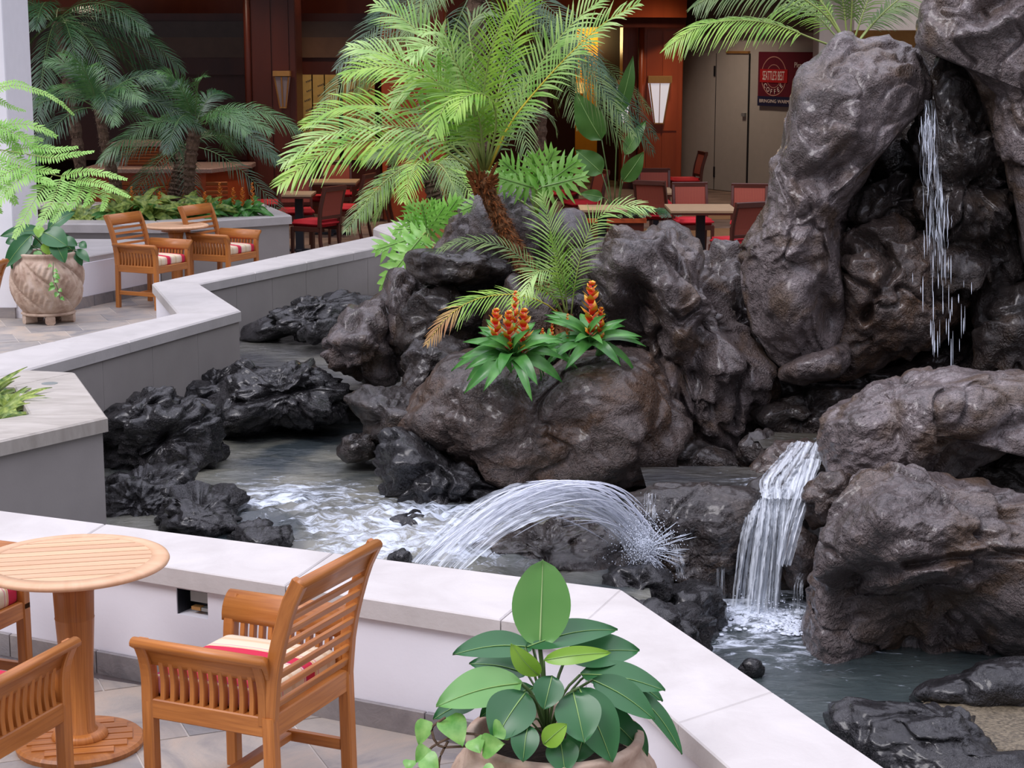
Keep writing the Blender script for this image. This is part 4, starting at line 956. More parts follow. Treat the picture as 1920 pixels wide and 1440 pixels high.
rock('boulder', 'low dark rock under the water where the cascade begins',
     [(1400, 900), (1430, 850), (1480, 825), (1545, 815), (1550, 900), (1500, 960), (1420, 950)], 11.0, .25, .5, BROWN, amp=.03)
rock('boulder', 'soaked rock slope beneath the arching jet',
     [(830, 1070), (900, 1005), (970, 985), (1080, 972), (1180, 985), (1240, 1030), (1260, 1150), (1000, 1170), (820, 1130)], 10.15, .45, .6, WET, amp=.05, wscale=.3, wamp=.1, black=.02, tilt=.5)
rock('boulder', 'small round stone splashed by the end of the jet',
     [(1162, 1075), (1175, 1052), (1200, 1045), (1222, 1062), (1220, 1095), (1195, 1110), (1168, 1102)], 9.85, .14, .2, BLK, amp=.01, wscale=.2, wamp=.03, black=.01)
rock('boulder', 'tiny black stone in the lower basin by the near wall',
     [(1378, 1258), (1390, 1240), (1410, 1236), (1428, 1250), (1424, 1270), (1408, 1285), (1385, 1280)], 8.95, .06, .15, BLK, amp=.01, wscale=.15, wamp=.02, black=.01)
rock('boulder', 'small black stone in white foam left of the jet',
     [(738, 985), (750, 965), (775, 958), (800, 975), (802, 1000), (780, 1015), (750, 1008)], 10.7, .12, .25, BLK, amp=.02, wscale=.15, wamp=.05, black=.01)
rock('boulder', 'pointed black stone just behind the near wall left of the jet',
     [(726, 1048), (740, 1034), (755, 1030), (770, 1040), (774, 1062), (750, 1080), (728, 1070)], 9.7, .08, .15, BLK, amp=.01, wscale=.15, wamp=.02)
rock('boulder', 'low wet rock in the pool left of the trickle',
     [(630, 845), (645, 820), (680, 802), (705, 812), (716, 840), (700, 860), (660, 866)], 12.2, .15, .3, WET, amp=.03, wscale=.2, wamp=.06, black=.01)
# --- black cinder rocks in the left pool
kb = dict(amp=.04, wscale=.34, wamp=.11, black=.045, fine=.022)
rock('boulder', 'long black cinder rock running along the foot of the zigzag wall',
     [(190, 800), (196, 770), (240, 748), (300, 730), (340, 735), (345, 790), (300, 815), (220, 830)], 12.45, .25, .5, BLK, **kb)
rock('boulder', 'black cinder rock under the far corner of the zigzag wall',
     [(320, 770), (325, 725), (380, 708), (430, 688), (455, 672), (485, 690), (480, 730), (440, 760), (380, 785)], 13.7, .3, .5, BLK, **kb)
rock('boulder', 'big layered black rock beside the corner of the striped plant planter',
     [(196, 830), (205, 785), (240, 768), (300, 760), (360, 750), (390, 760), (410, 800), (405, 860), (365, 892), (300, 905), (240, 900), (198, 915)], 12.5, .42, .5, BLK, tilt=.3, **kb, strokes=[([(260, 850), (330, 810), (390, 780)], 7, -.08), ([(230, 800), (330, 780)], 22, .06)])
rock('boulder', 'long flat black rock separating the upper pond from the churning pool',
     [(396, 760), (410, 725), (440, 690), (462, 680), (475, 705), (520, 705), (560, 690), (585, 684), (620, 705), (648, 715), (664, 750), (645, 785), (590, 800), (520, 808), (460, 822), (392, 818)], 13.4, .42, .5, BLK, c=(530, 742), tilt=.35, **kb, strokes=[([(430, 755), (530, 740), (620, 722)], 6, -.07)])
rock('boulder', 'square black rock in front of the churning pool by the near wall',
     [(286, 945), (300, 925), (350, 922), (420, 932), (458, 958), (464, 975), (440, 1005), (380, 1030), (310, 1020), (284, 990)], 10.7, .35, .5, BLK, tilt=.5, **kb)
rock('boulder', 'low black block right of the square black rock, just over the near wall',
     [(430, 1000), (470, 985), (535, 985), (548, 1010), (545, 1050), (480, 1060), (430, 1040)], 10.2, .22, .4, BLK, tilt=.4, **kb)
rock('boulder', 'low shelf of wet black rubble in front of the layered black rock',
     [(190, 900), (240, 878), (320, 872), (370, 880), (350, 915), (310, 940), (310, 1000), (240, 1040), (150, 1030), (170, 950)], 11.3, .35, .6, BLK, tilt=.7, **kb)
rock('boulder', 'misty black rock bank at the back of the upper pond',
     [(452, 650), (456, 615), (500, 592), (545, 578), (600, 562), (660, 552), (700, 560), (690, 590), (640, 602), (610, 625), (560, 630), (500, 640)], 16.1, .3, .5, BLK, tilt=.6, **kb)
rock('boulder', 'knobbly black rock at the right of the upper pond bank',
     [(560, 625), (580, 606), (615, 600), (640, 612), (636, 632), (600, 640), (568, 640)], 15.5, .15, .3, BLK, amp=.03, wscale=.2, wamp=.07, black=.03)
# ================================================================== WATER
def water(name, label, poly, z, mat, amp=.012, res=.06, splashes=(), cat='water'):
    xs = [p_[0] for p_ in poly]; ys = [p_[1] for p_ in poly]
    gx = np.arange(min(xs), max(xs), res); gy = np.arange(min(ys), max(ys), res); X, Y_ = np.meshgrid(gx, gy)
    P_ = np.stack([X.ravel(), Y_.ravel(), np.zeros(X.size)], 1)
    inside = np.zeros(len(P_), bool); n = len(poly)
    for i in range(n):
        x0, y0 = poly[i]; x1, y1 = poly[(i + 1) % n]
        c_ = ((y0 > P_[:, 1]) != (y1 > P_[:, 1])) & (P_[:, 0] < (x1 - x0) * (P_[:, 1] - y0) / (y1 - y0 + 1e-12) + x0); inside ^= c_
    h = amp * fbm(P_ * np.array([2.5, 5, 1]), 4) * 2
    for (sx_, sy_, r_, a_) in splashes:
        d = np.hypot(P_[:, 0] - sx_, P_[:, 1] - sy_) / r_; h += a_ * np.exp(-d ** 2) * (ridge(P_ * 6, 4) * 1.2 - .2)
    P_[:, 2] = h + z; nx = len(gx); faces = []
    for a in range(len(gy) - 1):
        for b in range(nx - 1):
            q = a * nx + b
            if inside[q] and inside[q + 1] and inside[q + nx] and inside[q + nx + 1]: faces.append((q, q + 1, q + nx + 1, q + nx))
    ctr = np.array([np.mean(xs), np.mean(ys), z]); o = mesh_np(name, P_ - ctr, faces, mat); o.location = ctr.tolist()
    return tag(o, label, cat)
water('pool_water', 'still greenish water of the upper pond behind the long flat black rock', [(-2.9, 13.9), (-2.0, 13.6), (.6, 13.9), (.6, 18), (-1.2, 19), (-2.7, 15.8), (-2.1, 14.2)], -.03, M_water_up, .006)
water('pool_water', 'churning foamy water of the main pool between the black rocks and the near wall', [(-3.3, 8.3), (.35, 6.8), (.75, 8.5), (.75, 11.9), (.3, 14.2), (-3.3, 14.4)], -.30, M_water_mid, .03, .04,
      ((-.55, 10.6, .7, .09), (-1.35, 10.9, .5, .08), (-.2, 9.8, .5, .08)))
water('pool_water', 'dark green water of the lower basin with froth under the cascade', [(.35, 6.6), (1.1, 4.3), (5.5, 4.3), (5.5, 10.7), (.75, 10.7), (.75, 8.5)], -.62, M_water_low, .012, .05, ((1.35, 9.95, .45, .06),))
water('pool_water', 'thin clear water on the rock shelf above the cascade', [(.80, 10.30), (1.52, 10.28), (1.72, 10.5), (1.7, 11.0), (1.2, 11.05), (.80, 11.0)], .0, M_water_shelf, .008, .03)
water('pool_water', 'small feeding pool in the shadow behind the cascade', [(1.55, 11.0), (2.1, 10.85), (2.2, 11.45), (1.5, 11.5)], .12, M_water_shelf, .008, .03)
def sheet(name, label, path, mat, rows=40, cols=26, wob=.02, parent=None):
    """path: list of (px_left, px_right, py, Y)"""
    Lp_ = catmull([V(a, y, Y) for a, b, y, Y in path], rows); Rp = catmull([V(b, y, Y) for a, b, y, Y in path], rows)
    m = MB(); R_ = []; rr = random.Random(len(path) + rows)
    for k in range(rows + 1):
        row = []
        for j in range(cols + 1):
            t = j / cols; p_ = Lp_[k].lerp(Rp[k], t); row.append(p_ + Vector((0, -wob * (math.sin(t * 23 + k * .13) + rr.uniform(-.6, .6)), wob * .3 * rr.uniform(-1, 1))))
        R_.append(row)
    m.grid(R_); o = m.build(name, mat, parent, smooth=True)
    if label: tag(o, label, 'water')
    return o
wf = sheet('water_cascade', 'broad white cascade pouring from the rock shelf into the lower basin',
      [(1425, 1478, 905, 10.6), (1412, 1482, 925, 10.35), (1400, 1480, 960, 10.15), (1385, 1470, 1030, 10.05), (1370, 1462, 1150, 10.0)], M_fall, 50, 40, .022)
sheet('water_layer', None, [(1432, 1470, 905, 10.55), (1425, 1474, 930, 10.28), (1420, 1468, 990, 10.05), (1400, 1460, 1152, 9.9)], M_fall, 50, 30, .03, wf)
sheet('water_layer', None, [(1345, 1372, 940, 10.4), (1343, 1366, 1000, 10.2), (1342, 1362, 1150, 10.0)], M_fall_thin, 40, 10, .012, wf)
sheet('water_stream', 'white water rushing down the brown slope into the shelf pool', [(1485, 1548, 828, 10.72), (1455, 1542, 862, 10.5), (1425, 1525, 900, 10.3), (1430, 1505, 935, 10.16)], M_fall_slope, 34, 34, .02)
sheet('water_stream', 'slanting stream beside the brown rock on the right of the cascade', [(1505, 1540, 860, 10.35), (1488, 1522, 920, 10.05), (1470, 1503, 985, 9.9), (1455, 1482, 1060, 9.85)], M_fall_slope, 30, 20, .02)
sheet('water_trickle', 'thin fall of water off the smooth brown rock beside the huge wrinkled boulder', [(1490, 1512, 1075, 9.95), (1486, 1506, 1100, 9.85), (1484, 1504, 1172, 9.8)], M_fall_thin, 30, 10, .01)
sheet('water_trickle', 'narrow fall dropping from the left end of the shelf pool behind the jet', [(1205, 1230, 925, 10.2), (1208, 1230, 960, 9.98), (1204, 1226, 1012, 9.92)], M_fall_thin, 30, 10, .01)
sheet('water_trickle', 'short dribble between the pitted ledge and the round black rock', [(1255, 1272, 1020, 9.95), (1262, 1282, 1050, 9.85), (1270, 1292, 1085, 9.8)], M_fall_thin, 20, 8, .01)
gvc = G(1885, 1352, -.55); gm_ = MB(); rq = random.Random(9)
gm_.lathe([(.42, -.12), (.36, .0), (.2, .02), (0, .022)], 24)
for k in range(900):
    a = rq.uniform(0, 6.28); r_ = .38 * math.sqrt(rq.random()); q = Vector((r_ * math.cos(a), r_ * math.sin(a), .015 - .02 * (r_ / .38) ** 2)); s_ = rq.uniform(.004, .009); i0 = len(gm_.v)
    for d in ((1, 0, 0), (0, 1, 0), (-1, 0, 0), (0, -1, 0), (0, 0, .7)): gm_.v.append(q + Vector(d) * s_)
    for f in ((0, 1, 4), (1, 2, 4), (2, 3, 4), (3, 0, 4)): gm_.face([i0 + x for x in f])
go = gm_.build('gravel_bed', M_gravel); go.location = gvc; go.scale = (1.25, 1, 1); tag(go, 'patch of wet tan gravel in the bottom right corner', 'gravel', None, 'stuff')
def strands(m, P0, P1, n, rr, r=(.002, .006), seg=7, side=.01, broken=0):
    pass
rr = random.Random(11)
# tall waterfall: strands following the rock
tw = thing('waterfall', 'tall thin waterfall running down the dark hollow of the big rocks', 'water', tuple(V(1765, 690, 12.0)))
off = -tw.location
m1 = sheet('water_layer', None, [(1732, 1752, 188, 12.05), (1728, 1760, 240, 12.0), (1724, 1764, 320, 11.98), (1738, 1768, 370, 11.95), (1740, 1782, 440, 11.93), (1745, 1782, 520, 11.92)], M_fall_thin, 60, 14, .012); m1.parent = tw; m1.location = off
ms = MB()
for k in range(120):
    t = rr.random(); x = 1725 + 60 * t; y0 = rr.uniform(190, 640); y1 = y0 + rr.uniform(12, 70)
    drift = 14 * max(0, (y0 - 300) / 300); x = {True: rr.gauss(1742, 7), False: rr.gauss(1758 + (y0 > 520) * 5, 12 + (y0 > 500) * 9)}[y0 < 330]
    Y0 = 11.95 if y0 < 500 else 11.7
    pts = [V(x + rr.uniform(-1.5, 1.5) * (y0 < 450), y0 + (y1 - y0) * s_ / 4, Y0 - .02 * s_) + off for s_ in range(5)]
    w0 = rr.uniform(.001, .003); ms.tube(pts, [w0 * .3, w0, w0 * 1.2, w0, w0 * .2], 5)
tag(ms.build('water_strands', M_strand, tw, smooth=True), kind='stuff')
# arching jet
jt = thing('water_jet', 'fan shaped jet of water arching over the dark rocks behind the near wall', 'water', tuple(V(780, 1060, 9.0)))
off = -jt.location; mj = MB()
def jet(p0, peak, end, n, sp, rmin=.0016, rmax=.0045):
    for k in range(n):
        u = rr.random()
        a = V(p0[0] + rr.uniform(0, sp[0]), p0[1] + rr.uniform(-4, 12), 9.1 + rr.uniform(-.05, .05)); q = V(peak[0] + rr.uniform(-1, 1) * sp[1], peak[1] + abs(rr.gauss(0, sp[2])), 9.55 + rr.uniform(-.12, .12)); e_ = V(end[0] + rr.uniform(-1, 1) * sp[3], end[1] + rr.uniform(-1, 1) * sp[4], 9.9 + rr.uniform(-.12, .12))
        c_ = q * 2 - (a + e_) / 2
        t0 = rr.uniform(0, .75); t1 = min(1, t0 + rr.uniform(.12, .45)); N_ = 9; pts = []
        for s_ in range(N_):
            t = t0 + (t1 - t0) * s_ / (N_ - 1); pts.append(a * (1 - t) ** 2 + c_ * 2 * t * (1 - t) + e_ * t * t + off)
        w0 = rr.uniform(rmin, rmax); mj.tube(pts, [w0 * (.25 + math.sin(math.pi * s_ / (N_ - 1))) for s_ in range(N_)], 4)
jet((772, 1062), (1060, 900), (1235, 1060), 170, (80, 45, 22, 24, 45), .0012, .004)
jet((775, 1062), (1030, 925), (1215, 1020), 110, (110, 60, 26, 25, 45), .0012, .0036)
jet((770, 1055), (905, 965), (1015, 912), 90, (20, 15, 8, 14, 6))
tag(mj.build('jet_strands', M_jet, jt, smooth=True), kind='stuff')
for (a0, pk0, e0, a1, pk1, e1, dy) in (((772, 1052), (985, 905), (1215, 985), (800, 1062), (1050, 935), (1225, 1040), 0), ((800, 1058), (1030, 900), (1235, 1020), (870, 1068), (1060, 965), (1190, 1060), -.12), ((770, 1050), (900, 960), (1015, 908), (800, 1060), (985, 925), (1190, 955), .1)):
    rows = []
    for q in range(31):
        t = q / 30; row = []
        for j_ in range(25):
            u = j_ / 24; A_ = V(a0[0] + (a1[0] - a0[0]) * u, a0[1] + (a1[1] - a0[1]) * u, 9.1 + dy); Q_ = V(pk0[0] + (pk1[0] - pk0[0]) * u, pk0[1] + (pk1[1] - pk0[1]) * u, 9.55 + dy); E_ = V(e0[0] + (e1[0] - e0[0]) * u, e0[1] + (e1[1] - e0[1]) * u, 9.9 + dy)
            C_ = Q_ * 2 - (A_ + E_) / 2; p_ = A_ * (1 - t) ** 2 + C_ * 2 * t * (1 - t) + E_ * t * t; row.append(p_ + off + Vector((0, rr.uniform(-.02, .02), rr.uniform(-.003, .003))))
        rows.append(row)
    jm = MB().grid(rows).build('jet_sheet', M_jetsheet, jt, smooth=True)
md = MB()
def drop(m, p_, r):
    i0 = len(m.v)
    for d in ((1, 0, 0), (-1, 0, 0), (0, 1, 0), (0, -1, 0), (0, 0, 1.3), (0, 0, -1.3)): m.v.append(p_ + Vector(d) * r)
    for f in ((0, 2, 4), (2, 1, 4), (1, 3, 4), (3, 0, 4), (2, 0, 5), (1, 2, 5), (3, 1, 5), (0, 3, 5)): m.face([i0 + x for x in f])
for k in range(2600):
    a = rr.uniform(0, 6.28); r_ = abs(rr.gauss(0, 32)); p_ = V(1205 + r_ * math.cos(a), 1020 + r_ * math.sin(a) * 1.05, 9.75 + rr.uniform(-.2, .2)); drop(md, p_ + off, rr.uniform(.0012, .004))
for k in range(110):
    a = rr.uniform(-.9, 2.4); l_ = rr.uniform(.05, .24); p_ = V(1205, 1030, 9.8); d = Vector((math.cos(a), rr.uniform(-.5, .3), -math.sin(a))) ; q = p_ + d * l_ * rr.uniform(.2, 1); md.tube([q + off, q + d * .05 + off, q + d * .09 + off], [.0008, .0022, .0006], 4)
tag(md.build('splash_droplets', M_drop, jt, smooth=True), kind='stuff')
# froth mounds where water lands
def froth(label, pxs, z, seed, n, sp, r, droplets=200):
    rq = random.Random(seed); c_ = G(*pxs, z); m = MB()
    for k in range(n):
        p_ = Vector((rq.gauss(0, sp[0]), rq.gauss(0, sp[1]), rq.uniform(-.01, .03) * math.exp(-1))); rad_ = rq.uniform(*r)
        i0 = len(m.v); nn_ = 7
        for a in range(1, 3):
            for b in range(nn_):
                th = 2 * math.pi * b / nn_; ph = a * math.pi / 6
                m.v.append(p_ + Vector((math.cos(th) * math.sin(ph * 1.5), math.sin(th) * math.sin(ph * 1.5), math.cos(ph * 1.5) * .55)) * rad_ * rq.uniform(.8, 1.2))
        m.v.append(p_ + Vector((0, 0, rad_ * .55)))
        for b in range(nn_):
            b2 = (b + 1) % nn_; m.face((i0 + b, i0 + b2, i0 + 2 * nn_)); m.face((i0 + nn_ + b, i0 + nn_ + b2, i0 + b2, i0 + b))
    for k in range(droplets): drop(m, Vector((rq.gauss(0, sp[0] * 1.2), rq.gauss(0, sp[1]), abs(rq.gauss(0, .07)))), rq.uniform(.0015, .005))
    o = m.build('foam', M_foam, None, smooth=True); o.location = c_; return tag(o, label, 'foam', None, 'stuff')
M_foam = simple('white water foam', (.62, .67, .76), .45, .5, .08, 20, bmp=.6, bscale=90)
froth('white froth boiling at the foot of the main cascade', (1425, 1160), -.6, 3, 700, (.14, .10), (.007, .020))
froth('white froth under the small fall beside the huge boulder', (1490, 1180), -.6, 4, 160, (.05, .05), (.007, .016), 40)
# ================================================================== FURNITURE
def rolled(m, p0, p1, out, w, roll):
    """rolled rail: cross section swept from p0 to p1; out = outward unit vector"""
    p0 = Vector(p0); p1 = Vector(p1); out = Vector(out); n = 10; up = Vector((0, 0, 1))
    prof = [(-.014, 0), (-.014, w * .25), (-.008, w * .5), (.004, w * .72), (roll * .45, w * .9), (roll * .75, w * .985), (roll, w), (roll + .012, w * .96), (roll + .019, w * .86), (roll + .018, w * .74), (roll * .82, w * .56), (roll * .55, w * .34), (roll * .36, w * .12), (.014, 0)]
    i0 = len(m.v); L = (p1 - p0).length
    for q in (p0, p1):
        for (a, b) in prof: m.v.append(q + out * a + up * b)
    k_ = len(prof)
    for k in range(k_):
        a, b = i0 + k, i0 + (k + 1) % k_; m.face((a, b, b + k_, a + k_), [(0, k * .02), (0, k * .02 + .02), (L, k * .02 + .02), (L, k * .02)])
    m.face([i0 + k for k in range(k_)][::-1], [(0, .01)] * k_); m.face([i0 + k_ + k for k in range(k_)], [(0, .01)] * k_); return m
def curved_post(m, pts, w, h, side):
    """bar through several points with constant section; side = across direction"""
    pts = catmull(pts, 8); side = Vector(side); i0 = len(m.v); n = len(pts); L = 0
    for k, p_ in enumerate(pts):
        t = (pts[min(k + 1, n - 1)] - pts[max(k - 1, 0)]).normalized(); u = side.cross(t).normalized(); ww_ = w; hh_ = h
        for a, b in ((-.5, -.38), (-.38, -.5), (.38, -.5), (.5, -.38), (.5, .38), (.38, .5), (-.38, .5), (-.5, .38)): m.v.append(p_ + side * a * ww_ + u * b * hh_)
    for k in range(n - 1):
        d = (pts[k + 1] - pts[k]).length
        for j in range(8):
            a = i0 + k * 8 + j; b = i0 + k * 8 + (j + 1) % 8
            m.face((a, b, b + 8, a + 8), [(L, j * .02), (L, j * .02 + .02), (L + d, j * .02 + .02), (L + d, j * .02)])
        L += d
    m.face([i0 + j for j in range(8)][::-1]); m.face([i0 + (n - 1) * 8 + j for j in range(8)]); return m
def teak_chair():
    """front towards +x, width along y"""
    r = thing('armchair', '-', 'chair', group='slatted teak armchairs')
    W, D = .252, .236
    for s in (-1, 1):
        y = s * W
        m = MB(); m.bar((D, y, 0), (D, y, .42), .045, .045); curved_post(m, [(D, y, .40), (D, y, .50), (D, y + s * .012, .57), (D, y + s * .04, .635)], .045, .045, (1, 0, 0)); m.build('front_leg', M_teak, r)
        m = MB(); m.bar((-D - .01, y, 0), (-D, y, .43), .045, .045); m.build('rear_leg', M_teak, r)
        m = MB(); curved_post(m, [(-D, y, .42), (-D - .02, y, .60), (-D - .075, y, .80), (-D - .125, y, .905)], .034, .05, (0, 1, 0)); m.build('back_post', M_teak, r)
        m = MB(); curved_post(m, [(-D + .02, y, .40), (-D + .02, y, .50), (-D + .02, y + s * .012, .57), (-D + .02, y + s * .04, .635)], .035, .04, (1, 0, 0)); m.build('arm_post', M_teak, r)
        m = MB(); rolled(m, (D + .028, y, .550), (-D - .01, y, .550), (0, s, 0), .10, .048); m.build('arm_rail', M_teak, r, smooth=True)
        for k in range(10):
            x = -D + .065 + k * (2 * D - .10) / 9.6
            m = MB(); curved_post(m, [(x, y, .42), (x, y - s * .006, .49), (x, y + s * .004, .565)], .02, .028, (1, 0, 0)) ; m.build('arm_slat', M_teak, r)
        MB().bar((D - .02, y, .395), (-D + .02, y, .395), .035, .07).build('seat_rail', M_teak, r)
        MB().bar((D - .02, y, .15), (-D + .02, y, .15), .028, .04).build('stretcher', M_teak, r)
    MB().bar((0, -W + .01, .15), (0, W - .01, .15), .04, .03).build('stretcher', M_teak, r)
    MB().bar((D, -W + .02, .395), (D, W - .02, .395), .035, .07).build('seat_rail', M_teak, r)
    MB().bar((-D, -W + .02, .395), (-D, W - .02, .395), .035, .08).build('seat_rail', M_teak, r)
    m = MB(); m.box(-D, D, -W + .01, W - .01, .40, .415, .002); m.build('seat_panel', M_teak, r)
    for k in range(7):
        z = .468 + k * .0515; t = (z - .42) / .48; x = -D - .01 - .115 * t ** 1.6
        m = MB(); m.bar((x, -W + .015, z), (x, W - .015, z), .016, .024, up=(-.25, 0, 1)); m.build('back_slat', M_teak, r)
    m = MB(); rolled(m, (-D - .085, -W - .012, .812), (-D - .085, W + .012, .812), (-1, 0, 0), .105, .045); m.build('top_rail', M_teak, r, smooth=True)
    # cushion
    bm = bmesh.new(); bmesh.ops.create_cube(bm, size=1)
    for v in bm.verts: v.co.x *= .455; v.co.y *= .465; v.co.z *= .085
    bmesh.ops.bevel(bm, geom=bm.edges[:] , offset=.03, segments=3, affect='EDGES', profile=.6)
    bmesh.ops.subdivide_edges(bm, edges=[e_ for e_ in bm.edges if e_.calc_length() > .3], cuts=5, use_grid_fill=True)
    for v in bm.verts:
        if v.co.z > .02: v.co.z += .014 * (1 - (v.co.x / .24) ** 2) * (1 - (v.co.y / .25) ** 2)
        v.co.x += .01; v.co.z += .466
    me = bpy.data.meshes.new('cushion'); bm.to_mesh(me); bm.free(); me.materials.append(M_cush)
    me.polygons.foreach_set('use_smooth', [True] * len(me.polygons)); c_ = bpy.data.objects.new('cushion', me); COL.objects.link(c_); c_.parent = r
    c_['label'] = 'red and cream striped seat cushion'
    return r
tk = teak_chair()
spots = [(-.905, 5.96, 156, 'teak armchair with striped cushion in the foreground, its slatted back to the right'),
         (-1.83, 5.66, 69, 'teak armchair cut off by the bottom left corner, arm slats towards us'),
         (-2.25, 6.75, -21, 'teak armchair mostly beyond the left edge, cushion corner under the near round table'),
         (-3.60, 18.08, -27, 'left of the two far teak armchairs, beside the carved pot'),
         (-3.04, 19.05, -27, 'right of the two far teak armchairs, behind the small far table'),
         (-4.40, 14.1, 175, 'sliver of a teak armchair at the left edge above the striped plants')]
for k, (x, y, a, lab) in enumerate(spots):
    o = tk if k == 0 else copy_tree(tk)
    o.location = (x, y, 0); o.rotation_euler = (0, 0, rad(a)); o['label'] = lab
def round_table(label, x, y, r_, rz, mat=None):
    t = thing('round_table', label, 'table', (x, y, 0), rad(rz)); mat = mat or M_teak_top
    top = MB().lathe([(r_ - .062, .70), (r_ - .02, .70), (r_, .708), (r_ + .004, .716), (r_, .725), (r_ - .015, .73), (r_ - .062, .73), (r_ - .062, .70)], 72); top.f = top.f[:-2]; top.uv = top.uv[:-2]
    top.build('rim', M_teak_top, t, smooth=True)
    n = 10; w_ = 2 * (r_ - .064) / n
    for k in range(n):
        y0 = -(r_ - .064) + k * w_ + .003; y1 = y0 + w_ - .006; R_ = r_ - .0625
        poly = []
        for j in range(7):
            yy = y0 + (y1 - y0) * j / 6; poly.append((math.sqrt(max(0, R_ * R_ - yy * yy)), yy))
        poly += [(-a, b) for a, b in poly[::-1]]
        poly = dedup(poly)
        if len(poly) > 2:
            m = MB().prism(poly, .704, .729); m.uv = [[(m.v[i].x, m.v[i].y) for i in f] for f in m.f]; m.build('slat', M_teak_top, t)
    MB().lathe([(.15, .66), (.15, .70)], 24).build('top_plate', M_teak, t)
    MB().lathe([(r_ - .07, .700), (r_ - .07, .703)], 40).build('under_board', M_chairwood, t)
    MB().lathe([(.085, .03), (.085, .05), (.058, .075), (.06, .3), (.072, .50), (.0735, .503), (.0715, .506), (.075, .60), (.085, .66)], 28).build('pedestal', M_teak, t, smooth=True)
    MB().lathe([(.10, .03), (.105, .045), (.095, .06), (.088, .065)], 28).build('collar_ring', M_teak, t, smooth=True)
    b = MB().lathe([(.235, 0), (.24, .02), (.23, .03), (.2, .032)], 40); b.build('base', M_teak, t)
    for k in range(6):
        yy = -.15 + k * .06; L_ = math.sqrt(.195 ** 2 - yy * yy); MB().bar((-L_, yy, .034), (L_, yy, .034), .05, .008).build('base_slat', M_teak, t)
    return t
round_table('round slatted teak pedestal table at the lower left edge', -1.625, 6.46, .352, 12)
round_table('small round teak table between the two far armchairs', -3.52, 18.95, .34, 0)
def dining_chair():
    r = thing('dining_chair', '-', 'chair', group='red upholstered dining chairs')
    for s in (-1, 1):
        MB().bar((.21, s * .20, 0), (.20, s * .20, .42), .03, .03, w1=.042, h1=.042).build('leg', M_chairwood, r)
        m = MB(); curved_post(m, [(-.25, s * .19, 0), (-.20, s * .19, .25), (-.20, s * .19, .45)], .04, .035, (0, 1, 0)); m.build('leg', M_chairwood, r)
        m = MB(); curved_post(m, [(-.20, s * .205, .43), (-.22, s * .205, .65), (-.29, s * .205, .90)], .035, .045, (0, 1, 0)); m.build('back_post', M_chairwood, r)
        MB().bar((.2, s * .2, .40), (-.2, s * .2, .40), .03, .06).build('seat_frame', M_chairwood, r)
    MB().bar((.2, -.2, .40), (.2, .2, .40), .03, .06).build('seat_frame', M_chairwood, r)
    MB().bar((-.285, -.22, .885), (-.285, .22, .885), .045, .06).build('top_rail', M_chairwood, r)
    MB().bar((-.215, -.19, .54), (-.215, .19, .54), .03, .04).build('lower_rail', M_chairwood, r)
    m = MB(); m.grid([[Vector((-.213 - .065 * (k / 5) ** 1.3 - .012, y, .56 + .30 * k / 5)) for y in (-.19, .19)] for k in range(6)]); m.grid([[Vector((-.213 - .065 * (k / 5) ** 1.3 + .014, y, .56 + .30 * k / 5)) for y in (-.19, .19)] for k in range(6)]); m.build('backrest', M_weave, r)
    bm = bmesh.new(); bmesh.ops.create_cube(bm, size=1)
    for v in bm.verts: v.co.x *= .44; v.co.y *= .44; v.co.z *= .08
    bmesh.ops.bevel(bm, geom=bm.edges[:], offset=.03, segments=2, affect='EDGES')
    for v in bm.verts: v.co.x += .005; v.co.z += .465
    me = bpy.data.meshes.new('seat'); bm.to_mesh(me); bm.free(); me.materials.append(M_red); me.polygons.foreach_set('use_smooth', [True] * len(me.polygons))
    c_ = bpy.data.objects.new('seat', me); COL.objects.link(c_); c_.parent = r; c_['label'] = 'bright red padded seat'
    return r
dc = dining_chair()
def X_(px, Y): return V(px, 400, Y).x
DC = [(1382, 19.8, 118, 'red dining chair nearest the tall boulder, back towards us'),
      (1404, 21.9, 262, 'dining chair just behind the one nearest the tall boulder'),
      (1300, 22.1, -85, 'dining chair behind the tan table left of the tall boulder'),
      (1228, 24.6, -90, 'dining chair in front of the red mahogany pillar'),
      (1283, 28.8, 190, 'lone dining chair seen side on against the white doors'),
      (1235, 22.9, 60, 'dark dining chair half hidden behind the low fern plants'),
      (1092, 24.6, 200, 'dining chair left of the tall banana leaves'),
      (1050, 26.2, 160, 'dining chair behind the lobed leaves, second from the banana leaves'),
      (592, 21.9, 150, 'dark backed dining chair touching the corner of the back planter'),
      (556, 23.4, -80, 'dining chair facing us behind the corner table by the planter'),
      (502, 24.6, 10, 'dining chair side on beyond the orange bromeliads'),
      (655, 23.9, 165, 'large red dining chair at the tan table in front of the plain red pillar'),
      (632, 26.2, -85, 'dining chair behind the tan table left of the plain red pillar'),
      (592, 25.4, -20, 'dining chair in the shade behind the drooping palm tip'),
      (598, 28.4, -100, 'back row dining chair below the kraft paper window'),
      (545, 27.6, 20, 'dark back row dining chair at the foot of the dark pillar'),
      (702, 26.9, 175, 'dining chair partly behind the plain red pillar'),
      (430, 26.5, 5, 'dim dining chair at the end of the bar counter')]
for k, (px, Y, a, lab) in enumerate(DC):
    o = dc if k == 0 else copy_tree(dc); o.location = (X_(px, Y), Y, 0); o.rotation_euler = (0, 0, rad(a)); o['label'] = lab
